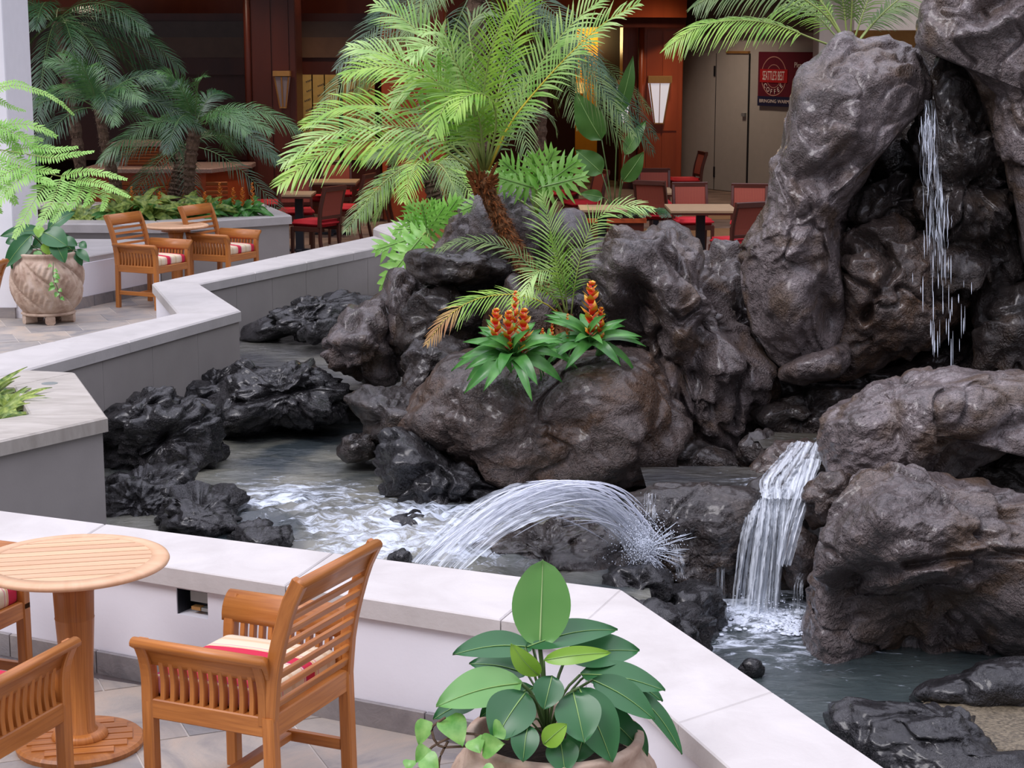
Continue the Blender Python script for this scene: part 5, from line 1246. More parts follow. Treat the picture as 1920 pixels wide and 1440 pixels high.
def dining_table(label, px0, px1, Y0, Y1, rz=0):
    x0, x1 = X_(px0, Y0), X_(px1, Y0); cx, cy = (x0 + x1) / 2, (Y0 + Y1) / 2
    r = thing('dining_table', label, 'table', (cx, cy, 0), rad(rz), 'tan topped dining tables'); w_, d_ = (x1 - x0) / 2, (Y1 - Y0) / 2
    MB().box(-w_, w_, -d_, d_, .715, .74, .004).build('tabletop', M_tabletop, r)
    MB().box(-w_ + .004, w_ - .004, -d_ + .004, d_ - .004, .69, .713, .003).build('table_edge', M_chairwood, r)
    MB().box(-.05, .05, -.05, .05, .02, .69, .01).build('pedestal', M_blackmetal, r)
    MB().bar((-w_ * .7, 0, .02), (w_ * .7, 0, .02), .07, .03).build('foot_bar', M_blackmetal, r); MB().bar((0, -d_ * .7, .02), (0, d_ * .7, .02), .07, .03).build('foot_bar', M_blackmetal, r)
dining_table('tan dining table just left of the tall boulder', 1258, 1385, 20.4, 21.3)
dining_table('tan dining table in front of the red pillar', 1200, 1266, 22.9, 23.8)
dining_table('tan dining table below the banana leaves', 1088, 1176, 20.5, 21.2)
dining_table('tan dining table left of the plain red pillar', 568, 668, 24.6, 25.3)
dining_table('small tan corner table beside the back planter', 528, 584, 22.6, 23.2)
tlb = thing('hall_balustrade', 'row of upright orange balusters in the dark beyond the bromeliads', 'railing', (X_(455, 29), 29, 0))
for k in range(9): MB().lathe([(.03, 0), (.022, .2), (.03, .5), (.02, .75)], 8).build('baluster', M_louvre, tlb).location = (-.25 + k * .085 * (1 + .1 * (k % 3)), 0, .0)
MB().box(-.35, .6, -.05, .05, .75, .80, .005).build('hand_rail', M_mahog_dark, tlb)
# ================================================================== PLANTS
def frond(name, pts, n, ll, mat, rmat, parent, off, w=.012, ang=50, droop=.35, vee=.3, r0=.012, seed=0, prof=None, start=.12, tipmat=None, up=None, seg=3, cap=0):
    """pinnate frond: rachis through 3D pts, n leaflet pairs of length ll"""
    rq = random.Random(seed); C = catmull(pts, 24); cum = [0]
    for a, b in zip(C[:-1], C[1:]): cum.append(cum[-1] + (b - a).length)
    L = cum[-1]
    m = MB(); m.tube([p_ + off for p_ in C[::2]], [r0 * (1 - .85 * k / 12) for k in range(13)], 5); ra = m.build(name, rmat, parent, smooth=True)
    lf = MB(); lt = MB(); toC = Vector((0, -1, .15)); upv = up or (Vector((0, 0, .75)) + toC * .7).normalized()
    for k in range(n):
        t = start + (1 - start) * (k + .5) / n; s = t * L; i = 0
        while i < 23 and cum[i + 1] < s: i += 1
        f = (s - cum[i]) / max(1e-6, cum[i + 1] - cum[i]); p_ = C[i].lerp(C[i + 1], f); T = (C[min(i + 1, 24)] - C[i]).normalized()
        S = T.cross(upv); 
        if S.length < .05: S = T.cross(Vector((1, 0, 0)))
        S.normalize(); U = S.cross(T).normalized(); u = (t - start) / (1 - start)
        lp = (math.sin(math.pi * (u * .86 + .12)) ** .65 if prof is None else prof(u)) * ll
        for sd in (-1, 1):
            l_ = lp * rq.uniform(.85, 1.12); a_ = rad(ang * (1 - .45 * u) + rq.uniform(-6, 6))
            d = (T * math.cos(a_) + S * sd * math.sin(a_) + U * (vee + rq.uniform(-.12, .12))).normalized()
            wv = d.cross(U).normalized(); pr = [];
            for q in range(seg + 1):
                x = q / seg; ww = w * (.55, 1, .8, .12)[q] if seg == 3 else w * (.45, .9, 1, .7, .1)[q]
                c_ = p_ + d * l_ * x + Vector((0, 0, -1)) * droop * l_ * x * x; pr.append((c_ - wv * ww * .5 + off, c_ + wv * ww * .5 + off))
            M = lt if (tipmat and u > .62) else lf
            i0 = len(M.v)
            for a, b in pr: M.v += [a, b]
            for q in range(seg): M.face((i0 + 2 * q, i0 + 2 * q + 1, i0 + 2 * q + 3, i0 + 2 * q + 2), [(q / seg, 0), (q / seg, 1), ((q + 1) / seg, 1), ((q + 1) / seg, 0)])
    o = lf.build('leaflets', mat, ra); tag(o, kind='stuff')
    if tipmat and lt.v: tag(lt.build('dry_leaflets', tipmat, ra), kind='stuff')
    return ra
def shaggy_trunk(pts, r0, r1, mat, parent, off, fib=300, fl=.05, fmat=None, rings=30, seed=1):
    C = catmull(pts, rings); rq = random.Random(seed); m = MB()
    m.tube([p_ + off for p_ in C], [(r0 + (r1 - r0) * k / rings) * (1 + .12 * math.sin(k * 2.6) + rq.uniform(-.06, .06)) for k in range(rings + 1)], 12); o = m.build('trunk', mat, parent, smooth=False)
    f = MB()
    for k in range(fib):
        t = rq.random() * (rings - 1); i = int(t); p_ = C[i].lerp(C[i + 1], t - i); T = (C[i + 1] - C[i]).normalized(); a = rq.uniform(0, 6.28)
        s = T.orthogonal().normalized(); s = Matrix.Rotation(a, 3, T) @ s; r_ = (r0 + (r1 - r0) * t / rings)
        q = p_ + s * r_ * .9; d = (s * rq.uniform(.3, 1) + T * rq.uniform(-.6, .9)).normalized(); wv = d.cross(T).normalized() * r_ * rq.uniform(.06, .16); l_ = fl * rq.uniform(.5, 1.3)
        i0 = len(f.v); f.v += [q - wv + off, q + wv + off, q + d * l_ + off]; f.face((i0, i0 + 1, i0 + 2))
    tag(f.build('trunk_fibres', fmat or M_fibre, o), kind='stuff'); return o
# --- main palm
YM = 13.0
mp_ = thing('palm_tree', 'bright green feathery palm with a shaggy leaning trunk in the centre of the rocks', 'palm', tuple(V(1060, 640, YM - .2)))
off = -mp_.location
shaggy_trunk([V(905, 335, YM), V(925, 385, YM), V(952, 440, YM), V(985, 500, YM - .05), V(1025, 560, YM - .1), V(1062, 640, YM - .2)], .055, .085, M_trunk, mp_, off, 1500, .05)
crown = MB()
for k in range(46):
    a = random.uniform(0, 6.28); p_ = V(905, 338, YM) + Vector((math.cos(a) * .05, math.sin(a) * .05, random.uniform(-.12, .02))); q = p_ + Vector((math.cos(a) * .07, math.sin(a) * .05, random.uniform(.05, .16)))
    crown.tube([p_ + off, (p_ + q) / 2 + off + Vector((0, 0, .02)), q + off], [.014, .01, .004], 4)
tag(crown.build('leaf_bases', M_fibre, mp_), kind='stuff')
MF = [ # (pixel path, depth change at tip, leaflet length m, pairs, material, vee, rachis material)
 ([(900, 328), (820, 275), (740, 262), (660, 268), (585, 300), (522, 348)], -.5, .30, 52, M_palm, .1, M_rachis),
 ([(903, 325), (830, 262), (760, 240), (680, 236), (600, 258), (532, 305)], -.2, .30, 54, M_palm_pale, .25, M_rachis),
 ([(903, 322), (850, 240), (790, 210), (720, 200), (640, 200), (570, 235)], .2, .28, 50, M_palm, .35, M_rachis),
 ([(905, 318), (850, 215), (800, 155), (750, 115), (700, 95), (655, 88)], .3, .34, 46, M_palm_pale, .2, M_rachis),
 ([(907, 315), (868, 200), (830, 120), (790, 65), (740, 25), (705, 8)], .1, .36, 46, M_palm_pale, .25, M_rachis),
 ([(907, 318), (860, 215), (815, 150), (765, 130), (700, 125), (645, 140)], -.3, .30, 46, M_palm, .2, M_rachis),
 ([(908, 315), (890, 220), (872, 150), (840, 100), (800, 85), (770, 110)], -.6, .28, 40, M_palm_pale, .2, M_rachis),
 ([(910, 315), (925, 215), (945, 135), (968, 60), (990, -10), (1010, -60)], .2, .26, 46, M_palm, .3, M_rachis),
 ([(908, 315), (905, 210), (915, 120), (935, 55), (958, 10), (985, -10)], -.3, .26, 44, M_palm, .4, M_rachis),
 ([(914, 318), (955, 220), (1000, 140), (1050, 70), (1100, 20), (1150, -15)], .0, .28, 48, M_palm_pale, .35, M_rachis),
 ([(916, 320), (955, 235), (1010, 165), (1070, 100), (1130, 45), (1198, 6)], -.3, .28, 50, M_palm_pale, .3, M_rachis_y),
 ([(908, 318), (900, 230), (885, 190), (855, 180), (830, 205), (815, 250)], -.7, .26, 36, M_palm, .1, M_rachis),
 ([(905, 322), (860, 270), (830, 245), (790, 240), (755, 262), (735, 305)], .4, .22, 36, M_palm_mid, .1, M_rachis),
 ([(912, 318), (930, 240), (925, 195), (900, 175), (870, 185), (850, 220)], -.7, .24, 34, M_palm, .1, M_rachis),
 ([(908, 315), (895, 180), (885, 100), (880, 50), (905, 25), (930, 30)], .4, .24, 40, M_palm_mid, .3, M_rachis),
 ([(908, 320), (870, 250), (840, 170), (800, 150), (760, 170), (735, 190)], .1, .26, 40, M_palm_pale, .2, M_rachis),
 ([(912, 318), (950, 260), (985, 215), (1010, 205), (1035, 220), (1045, 250)], .5, .16, 26, M_palm_mid, .0, M_rachis_d),
 ([(905, 318), (875, 215), (855, 130), (845, 80), (820, 60), (790, 62)], -.2, .26, 42, M_palm_pale, .3, M_rachis)]
for k, (path, dz, ll, n, mt, vee, rm) in enumerate(MF):
    pts = [V(x, y, YM + dz * i / (len(path) - 1)) for i, (x, y) in enumerate(path)]
    frond('frond', pts, int(n * .8), ll * 1.05, mt, rm, mp_, off, .0165, 52, .28, vee, .011, k, start=.16)
# --- young palm by the bromeliads
YY = 12.15
yp = thing('palm_tree', 'young palm with thin arching fronds rising behind the red bromeliads', 'palm', tuple(V(1068, 610, YY))); off = -yp.location
shaggy_trunk([V(1066, 590, YY), V(1072, 640, YY - .05)], .03, .045, M_trunk, yp, off, 200, .03, rings=8)
for k, (path, dz, ll, n, mt, vee, rm, tip) in enumerate([
 ([(1064, 598), (1050, 540), (1040, 480), (1030, 420), (1016, 365)], .1, .26, 30, M_palm_pale, .05, M_rachis, None),
 ([(1070, 600), (1080, 520), (1098, 450), (1125, 405), (1170, 385), (1225, 392)], -.2, .20, 36, M_palm_pale, .1, M_rachis, None),
 ([(1060, 600), (1020, 568), (960, 552), (890, 562), (838, 595), (800, 645)], -.4, .17, 40, M_palm, .0, M_rachis_y, M_orange_leaf),
 ([(1060, 598), (1010, 520), (960, 470), (900, 452), (855, 455), (820, 470)], .1, .15, 32, M_palm_mid, .1, M_rachis_d, None),
 ([(1062, 595), (1045, 530), (1025, 508), (1000, 515), (985, 550)], -.4, .20, 26, M_palm_pale, .1, M_rachis, None),
 ([(1064, 595), (1060, 540), (1050, 500), (1045, 470), (1030, 440)], -.3, .22, 28, M_palm, .1, M_rachis, None),
 ([(1060, 600), (1040, 560), (1010, 540), (975, 560), (950, 600)], -.5, .12, 24, M_palm, .0, M_rachis, None)]):
    pts = [V(x, y, YY + dz * i / (len(path) - 1)) for i, (x, y) in enumerate(path)]
    frond('frond', pts, n, ll, mt, rm, yp, off, .009, 48, .25, vee, .006, 50 + k, start=.18, tipmat=tip)
# --- palm on top of the pale boulder
YR = 13.4
rp = thing('palm_tree', 'palm growing behind the top of the pale boulder, fronds reaching left over the banner', 'palm', tuple(V(1592, 120, YR))); off = -rp.location
shaggy_trunk([V(1592, 88, YR), V(1592, 160, YR)], .06, .07, M_trunk, rp, off, 200, .04, rings=8)
for k, (path, dz, ll, n, mt, vee, rm) in enumerate([
 ([(1585, 95), (1530, 75), (1460, 48), (1390, 38), (1310, 50), (1248, 92)], -.4, .24, 50, M_palm, .0, M_rachis),
 ([(1588, 85), (1550, 30), (1490, -10), (1420, -22), (1350, -15), (1302, 12)], -.2, .26, 48, M_palm_mid, .0, M_rachis),
 ([(1590, 85), (1580, 0), (1560, -90)], .0, .2, 26, M_palm_mid, .2, M_rachis), ([(1594, 85), (1598, 0), (1602, -110)], -.1, .2, 26, M_palm_mid, .2, M_rachis),
 ([(1598, 85), (1620, 20), (1650, -60)], .1, .2, 24, M_palm_mid, .2, M_rachis), ([(1602, 88), (1650, 30), (1700, -10), (1760, -30)], .2, .2, 34, M_palm_mid, .1, M_rachis),
 ([(1600, 90), (1640, 40), (1690, 10), (1730, 20)], .4, .2, 30, M_palm_mid, .0, M_rachis), ([(1588, 86), (1560, 40), (1530, -20), (1510, -80)], .2, .22, 28, M_palm_mid, .1, M_rachis),
 ([(1588, 90), (1560, 60), (1520, 20), (1470, 10), (1440, 40)], .5, .22, 32, M_palm, .0, M_rachis), ([(1590, 88), (1545, 10), (1480, -50), (1400, -70)], .3, .24, 34, M_palm, .0, M_rachis)]):
    pts = [V(x, y, YR + dz * i / (len(path) - 1)) for i, (x, y) in enumerate(path)]
    frond('frond', pts, n, ll, mt, rm, rp, off, .011, 50, .45, vee, .009, 90 + k, start=.25)
# --- generic palms
def palm(label, base, top, nf, L, mats, rm, rt=(.05, .07), ll=.22, seed=0, w=.011, n=30, elev=(10, 70), fib=300, tmat=None, azs=None, droop=.8):
    rq = random.Random(seed); top = Vector(top); base = Vector(base)
    p_ = thing('palm_tree', label, 'palm', tuple(base)); off = -p_.location
    mid = (top + base) / 2 + Vector((rq.uniform(-.05, .05), 0, 0))
    shaggy_trunk([top, mid, base], rt[0], rt[1], tmat or M_trunk_far, p_, off, fib, .04, M_trunk_far)
    for k in range(nf):
        az = 6.28 * k / nf + rq.uniform(-.3, .3) if azs is None else azs[k % len(azs)] + rq.uniform(-.2, .2); el = rad(rq.uniform(*elev)); l_ = L * rq.uniform(.8, 1.15); pts = []
        for q in range(6):
            t = q / 5; h_ = l_ * (math.cos(el) * t + .12 * t * t); z_ = l_ * (math.sin(el) * t - droop * t * t * (.5 + .5 * math.cos(el)))
            pts.append(top + Vector((math.cos(az) * h_, math.sin(az) * h_, z_)))
        frond('frond', pts, n, ll, mats[k % len(mats)], rm, p_, off, w, 52, .35, .15, .008, seed * 31 + k, start=.15)
    return p_
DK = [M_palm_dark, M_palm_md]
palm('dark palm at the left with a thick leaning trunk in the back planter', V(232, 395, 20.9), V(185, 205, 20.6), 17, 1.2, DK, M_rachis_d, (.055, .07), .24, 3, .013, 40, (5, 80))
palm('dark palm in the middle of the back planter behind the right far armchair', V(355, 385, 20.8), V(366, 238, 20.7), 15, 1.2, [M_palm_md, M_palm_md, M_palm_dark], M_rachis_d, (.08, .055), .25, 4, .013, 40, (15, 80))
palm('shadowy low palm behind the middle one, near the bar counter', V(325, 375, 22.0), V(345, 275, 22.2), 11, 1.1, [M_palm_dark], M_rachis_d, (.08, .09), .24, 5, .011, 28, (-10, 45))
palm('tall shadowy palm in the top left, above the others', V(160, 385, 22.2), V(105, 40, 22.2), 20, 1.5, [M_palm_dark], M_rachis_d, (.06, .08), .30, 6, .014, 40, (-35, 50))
palm('second bright palm partly hidden behind the big central palm', V(836, 420, 17.0), V(800, 310, 17.0), 12, .85, [M_palm_mid, M_palm], M_rachis, (.07, .08), .22, 7, .012, 34, (-5, 50), tmat=M_trunk_far)
palm('tall background palm whose pale trunk rises behind the big central palm', V(905, 420, 18.5), V(893, -25, 18.5), 15, 1.45, [M_palm_mid, M_palm_dark], M_rachis_d, (.10, .10), .30, 8, .013, 44, (-25, 30), 600)
palm('faint palm behind the banana leaves in front of the orange passage', V(1010, 400, 24.0), V(1020, 90, 24.0), 11, 1.2, [M_palm_dark, M_palm_mid], M_rachis_d, (.07, .08), .28, 9, .013, 30, (-10, 30))
# --- fern
fb = Vector((-5.05, 14.5, 0)); fc_ = V(-190, 335, 14.5)
tf = thing('tree_fern', 'bright green tree fern reaching in from the left edge above the carved pot', 'fern', tuple(fb)); off = -tf.location
shaggy_trunk([fc_, (fc_ + fb) / 2, fb], .07, .09, M_trunk, tf, off, 200, .04, rings=12)
FR = [([(-190, 325), (-60, 290), (50, 315), (130, 335), (195, 352), (243, 370)], [ # stalk, then its pinnae as pixel paths
        ([(98, 330), (62, 380), (26, 446)], .088, -.35), ([(115, 332), (100, 375), (70, 428)], .080, -.35), ([(134, 336), (124, 370), (98, 416)], .072, -.32), ([(156, 340), (150, 365), (128, 394)], .060, -.3),
        ([(176, 346), (172, 366), (156, 388)], .050, -.3), ([(196, 352), (198, 372), (191, 396)], .042, -.3), ([(60, 318), (20, 350), (-20, 400)], .09, -.35), ([(40, 312), (-5, 335), (-50, 380)], .09, -.3),
        ([(140, 336), (190, 345), (244, 370)], .050, -.34), ([(110, 330), (170, 322), (238, 336)], .058, -.2)]),
      ([(-190, 322), (-100, 270), (-20, 278), (60, 290), (120, 300)], [
        ([(20, 284), (60, 276), (105, 280), (146, 276)], .062, 0), ([(50, 290), (95, 296), (135, 290), (176, 284)], .058, -.1), ([(0, 282), (30, 300), (70, 318), (110, 322)], .075, -.1),
        ([(-20, 300), (20, 322), (60, 330), (100, 345)], .080, -.2), ([(-60, 290), (-20, 322), (10, 350), (30, 382)], .085, -.2), ([(-40, 280), (0, 262), (40, 256), (80, 262)], .070, .1), ([(-80, 300), (-40, 340), (-15, 372), (0, 400)], .08, -.1)]),
      ([(-190, 318), (-110, 240), (-50, 215), (0, 235)], [
        ([(-10, 240), (30, 232), (70, 238), (106, 256)], .072, .1), ([(-20, 230), (20, 246), (50, 262), (80, 288)], .07, 0), ([(-40, 225), (-5, 240), (20, 262), (40, 290)], .075, 0)]),
      ([(-190, 316), (-100, 200), (-40, 165), (10, 162)], [
        ([(-20, 178), (20, 160), (75, 172), (110, 190), (139, 216)], .042, .2), ([(-40, 172), (-5, 186), (20, 200), (48, 208)], .045, .2), ([(-40, 165), (0, 158), (30, 152), (55, 160)], .035, .25)])]
for k, (st, pins) in enumerate(FR):
    C = catmull([V(x, y, 14.5 - .05 * q) for q, (x, y) in enumerate(st)], 20); m = MB(); m.tube([p_ + off for p_ in C[::2]], [.008 * (1 - .08 * q) for q in range(11)], 5); ra = m.build('fern_stalk', M_rachis, tf, smooth=True)
    for j, (pp, hw, dz) in enumerate(pins):
        pts = [V(x, y, 14.4 + dz * (q + 1) / len(pp)) for q, (x, y) in enumerate(pp)]; Ln = sum((b - a).length for a, b in zip(pts[:-1], pts[1:]))
        frond('pinna', pts, max(10, int(Ln / .021)), hw * 1.35, M_fern, M_rachis, tf, off, .015, 74, .12, .06, .003, 300 + k * 20 + j, prof=lambda u: (1 - u) ** .45 * .9 + .1, start=.03)
# --- broad leaves
def leaf(name, base, tip, width, mat, parent, off, nrm=(0, -1, .5), bend=.12, fold=.12, stalk=None, shape='oval', rib=None, nseg=12, wav=.0, curl=.12):
    base = Vector(base); tip = Vector(tip); ax = tip - base; L = ax.length; ax.normalize(); n_ = Vector(nrm); n_ = (n_ - ax * n_.dot(ax)).normalized(); sd = ax.cross(n_).normalized()
    m = MB(); rows = []
    for k in range(nseg + 1):
        t = k / nseg
        if shape == 'oval': ww = math.sin(math.pi * t ** .82) ** .72
        elif shape == 'broad': ww = math.sin(math.pi * t ** .95) ** .55
        elif shape == 'heart': ww = (math.sin(math.pi * min(1, t * .95 + .05) ** .55) ** .8) * 1.0
        elif shape == 'strap': ww = min(1, t * 6 + .35) * (1 - t ** 5) * (1 - .25 * t)
        elif shape == 'lance': ww = math.sin(math.pi * t ** .7) ** .85
        ww = max(ww, .015) * width / 2
        c_ = base + ax * L * t + n_ * bend * L * (math.sin(math.pi * t) if curl >= 0 else t * (1 - t) * 4) - n_ * abs(curl) * L * t * t * .8
        row = []
        for j in range(-3, 4):
            s = j / 3; row.append(c_ + sd * ww * s + n_ * (fold * width * .5 * (abs(s) ** 1.3) - wav * width * math.sin(t * 14 + s * 2) * abs(s)) + off)
        rows.append(row)
    m.grid(rows); o = m.build(name, mat, parent, smooth=True)
    if rib:
        mr = MB(); mr.tube([r_[3] + n_ * .002 for r_ in rows[::2]], [.0028 * (1 - .12 * k) * width / .2 + .0006 for k in range(len(rows[::2]))], 5); mr.build('midrib', rib, o, smooth=True)
    if stalk is not None:
        s0 = Vector(stalk); md_ = (s0 + base) / 2 + Vector((0, 0, .04)); ms_ = MB(); ms_.tube([q + off for q in catmull([s0, md_, base], 6)], .006 * max(.5, min(1.2, width / .15)), 5); ms_.build('leaf_stalk', M_rachis_d, parent, smooth=True)
    return o
def carved_pot(label, x, y, sc=1.0, rot=0.):
    r = thing('carved_pot', label, 'pot', (x, y, 0), rot)
    prof = [(.17, .085), (.20, .09), (.245, .14), (.285, .24), (.305, .35), (.30, .45), (.275, .53), (.255, .57), (.262, .60), (.258, .615), (.235, .615), (.228, .56), (.2, .52)]
    n = 160; P_ = catmull([(a * sc, 0, b * sc) for a, b in prof], 90); V_ = []; 
    A = np.arange(n) / n * 2 * np.pi
    for q in P_:
        zz_ = q.z / sc; rr_ = np.full(n, q.x)
        if .12 < zz_ < .56:
            u = A * 2.0 + zz_ * 9.0; leafb = np.abs(((u / (2 * np.pi) * 2.5) % 1) - .5) * 2           # swirling leaf bands
            vein = np.cos(A * 34 - zz_ * 46 * np.sign(((u / (2 * np.pi) * 2.5) % 1) - .5)) * .5 + .5
            rel = .022 * (leafb ** .6) - .016 * vein * (leafb > .22) - .022 * np.exp(-(leafb / .12) ** 2)
            env = min(1, (zz_ - .12) / .05, (.56 - zz_) / .05); rr_ = rr_ + rel * env * sc
        V_.append(np.stack([rr_ * np.cos(A), rr_ * np.sin(A), np.full(n, q.z)], 1))
    Vv = np.concatenate(V_); fc = []
    for k in range(len(P_) - 1):
        for j in range(n): fc.append((k * n + j, k * n + (j + 1) % n, (k + 1) * n + (j + 1) % n, (k + 1) * n + j))
    fc.append(tuple(range(n))[::-1])
    mesh_np('pot_body', Vv, fc, M_pot, r)
    MB().lathe([(.225 * sc, .075 * sc), (.238 * sc, .085 * sc), (.225 * sc, .10 * sc), (.19 * sc, .105 * sc)], 40).build('base_ring', M_pot, r, smooth=True)
    for k in range(5):
        a = k * 2 * math.pi / 5 + .25; m = MB(); m.bar((math.cos(a) * .12 * sc, math.sin(a) * .12 * sc, .042 * sc), (math.cos(a) * .225 * sc, math.sin(a) * .225 * sc, .042 * sc), .085 * sc, .08 * sc, ch=.2); m.build('foot', M_pot, r)
    MB().lathe([(.226 * sc, .52 * sc), (.226 * sc, .545 * sc), (.0, .56 * sc)], 30).build('soil', M_soil, r)
    return r
def vine(parent, off, pts, leaves, size, seed):
    rq = random.Random(seed); C = catmull(pts, 20); m = MB(); m.tube([p_ + off for p_ in C[::2]], .004, 5); st = m.build('vine_stem', M_rachis_d, parent, smooth=True)
    for k in range(leaves):
        t = (k + .6) / leaves; p_ = C[min(20, int(t * 20))]; a = rq.uniform(-1.3, 1.3) + (k % 2) * 3.1; s = size * rq.uniform(.8, 1.2)
        q = p_ + Vector((math.sin(a) * .02, -.02, .0)); e_ = q + Vector((math.sin(a) * s, -.02, -s * rq.uniform(.2, .8)))
        leaf('vine_leaf', q, e_, s * .8, M_vine, parent, off, (0, -1, .4), .1, .15, None, 'heart', None, 8)
# --- foreground pot and its plant
fp = carved_pot('carved stone pot at the bottom edge in front of the wall corner', .125, 5.03, 1.0)
bpn = thing('potted_plant', 'glossy plant of broad dark leaves with one upright pale leaf, in the foreground pot', 'plant', (.125, 5.03, .56)); off = -bpn.location
Yp = 5.0
def VP(x, y, d=0): return V(x, y, Yp + d)
root_ = VP(1025, 1385)
LV = [ # base px, tip px, width px, depth base, depth tip, mat, normal
 ((1012, 1212), (1018, 1049), 108, 0, .02, M_leaf_lite, (0, -1, .15)),
 ((1000, 1215), (850, 1220), 72, .08, .02, M_leaf_big, (0, -.5, 1)),
 ((985, 1215), (1160, 1172), 66, -.02, .10, M_leaf_big, (0, -.6, 1)),
 ((1020, 1238), (1145, 1222), 34, -.08, -.10, M_leaf_new, (0, -.9, .6)),
 ((1060, 1235), (1200, 1215), 80, .06, .10, M_leaf_big, (.1, -.7, 1)),
 ((1010, 1265), (958, 1210), 44, -.08, -.12, M_leaf_new, (-.4, -1, .2)),
 ((978, 1282), (818, 1318), 92, -.02, -.10, M_leaf_lite, (-.15, -.7, 1)),
 ((990, 1265), (880, 1240), 60, .1, .12, M_leaf_big, (0, -.6, 1)),
 ((1088, 1265), (1248, 1288), 70, .02, -.02, M_leaf_big, (.1, -.6, 1)),
 ((1120, 1250), (1246, 1310), 60, .10, .08, M_leaf_big, (.5, -.6, .9)),
 ((1110, 1275), (1230, 1345), 66, -.05, -.10, M_leaf_big, (.3, -.8, .9)),
 ((1180, 1290), (1285, 1410), 46, .0, -.06, M_leaf_big, (.7, -.6, .6)),
 ((985, 1300), (926, 1388), 92, -.12, -.22, M_leaf_big, (-.3, -1, .6)),
 ((1075, 1300), (1096, 1392), 84, -.14, -.24, M_leaf_big, (0, -1, .6)),
 ((1085, 1290), (1150, 1428), 84, -.10, -.20, M_leaf_big, (.25, -1, .5)),
 ((1035, 1268), (1020, 1330), 56, -.14, -.20, M_leaf_big, (0, -1, .6)),
 ((1000, 1290), (900, 1340), 60, .05, -.05, M_leaf_big, (-.3, -.8, .8)),
 ((990, 1360), (980, 1428), 52, -.2, -.26, M_leaf_big, (-.2, -1, .5)),
 ((1120, 1330), (1200, 1400), 60, .05, .0, M_leaf_big, (.3, -.9, .6)),
 ((900, 1310), (812, 1345), 50, .02, -.05, M_leaf_big, (-.3, -.7, .8)),
 ((1020, 1395), (1062, 1358), 40, -.22, -.24, M_leaf_new, (0, -1, .6)),
 ((1050, 1385), (1060, 1450), 60, -.18, -.24, M_leaf_big, (0, -1, .5)),
 ((1100, 1360), (1080, 1430), 60, -.1, -.16, M_leaf_big, (0, -1, .5)),
 ((1170, 1350), (1215, 1420), 40, .05, .02, M_leaf_big, (.4, -1, .5))]
for k, (b, t, w_, d0, d1, mt, nr) in enumerate(LV):
    leaf('leaf', VP(*b, d0), VP(*t, d1), w_ / 650 * 1.02, mt, bpn, off, nr, .07 if k else .01, .16, root_ if k else root_, 'oval' if k else 'broad', M_midrib if k else M_midrib_l, 16, .0, .10 if k else .0)
for k, (b, t, w_, d0, d1) in enumerate([((838, 1345), (868, 1398), 56, -.1, -.16), ((800, 1350), (785, 1398), 34, -.1, -.12), ((905, 1400), (945, 1395), 46, -.2, -.24), ((800, 1400), (780, 1430), 30, -.12, -.14), ((795, 1420), (822, 1445), 40, -.15, -.18),
                                        ((945, 1365), (925, 1380), 44, -.2, -.22), ((1030, 1385), (1055, 1375), 40, -.2, -.2), ((770, 1425), (765, 1445), 26, -.12, -.14), ((890, 1385), (900, 1412), 40, -.18, -.22), ((905, 1440), (930, 1460), 30, -.25, -.28)]):
    leaf('vine_leaf', VP(*b, d0), VP(*t, d1), w_ / 640, M_vine, bpn, off, (random.uniform(-.4, .4), -1, .5), .08, .15, None, 'heart', None, 10)
mv = MB()
for path in ([(930, 1390), (880, 1375), (840, 1385), (805, 1405), (790, 1430)], [(935, 1395), (860, 1400), (822, 1398), (810, 1365), (835, 1345)], [(840, 1390), (825, 1420), (822, 1445)]):
    mv.tube([q + off for q in catmull([VP(x, y, -.12) for x, y in path], 10)], .004, 5)
mv.build('vine_stem', M_trunk_far, bpn, smooth=True)
# --- far pot
cpx = V(90, 560, 17.0); fpot = carved_pot('large carved stone pot by the white column on the left terrace', cpx.x, 17.0, 1.08, 1.0)
lp_ = thing('potted_plant', 'broad leaved green plant with trailing vine in the far carved pot', 'plant', (cpx.x, 17.0, .6)); off = -lp_.location
rt_ = V(95, 490, 17.0)
for (b, t, w_, d0, d1, mt) in [((78, 432), (0, 440), 24, 0, -.1, M_leaf_big), ((60, 440), (8, 500), 30, -.1, -.25, M_leaf_big), ((90, 430), (140, 395), 26, .1, .15, M_leaf_big), ((82, 436), (126, 460), 40, -.15, -.25, M_leaf_big),
                              ((100, 450), (122, 492), 28, -.2, -.28, M_leaf_big), ((85, 455), (92, 478), 20, -.2, -.24, M_leaf_new), ((74, 425), (72, 445), 18, -.1, -.2, M_leaf_new), ((118, 448), (145, 460), 18, 0, -.05, M_leaf_big), ((145, 468), (167, 490), 16, 0, -.1, M_leaf_big),
                              ((30, 450), (10, 455), 16, .1, .1, M_leaf_big), ((40, 480), (22, 505), 20, -.1, -.2, M_leaf_big), ((140, 470), (154, 498), 14, 0, -.05, M_leaf_big), ((60, 460), (40, 480), 18, 0, -.05, M_leaf_big), ((110, 465), (130, 470), 20, .1, .1, M_leaf_big), ((70, 470), (72, 485), 14, -.2, -.25, M_leaf_lite), ((50, 425), (20, 445), 20, .1, .05, M_leaf_big),
                              ((95, 440), (60, 465), 26, .15, .1, M_leaf_big), ((110, 440), (140, 475), 26, .15, .1, M_leaf_big), ((90, 455), (100, 482), 22, .05, -.05, M_leaf_big), ((150, 455), (162, 465), 14, .05, 0, M_leaf_big)]:
    leaf('leaf', V(*b, 17.0 + d0), V(*t, 17.0 + d1), w_ / 195 * 1.1, mt, lp_, off, (random.uniform(-.3, .3), -1, .7), .08, .15, rt_, 'oval', M_midrib if w_ > 22 else None, 10)
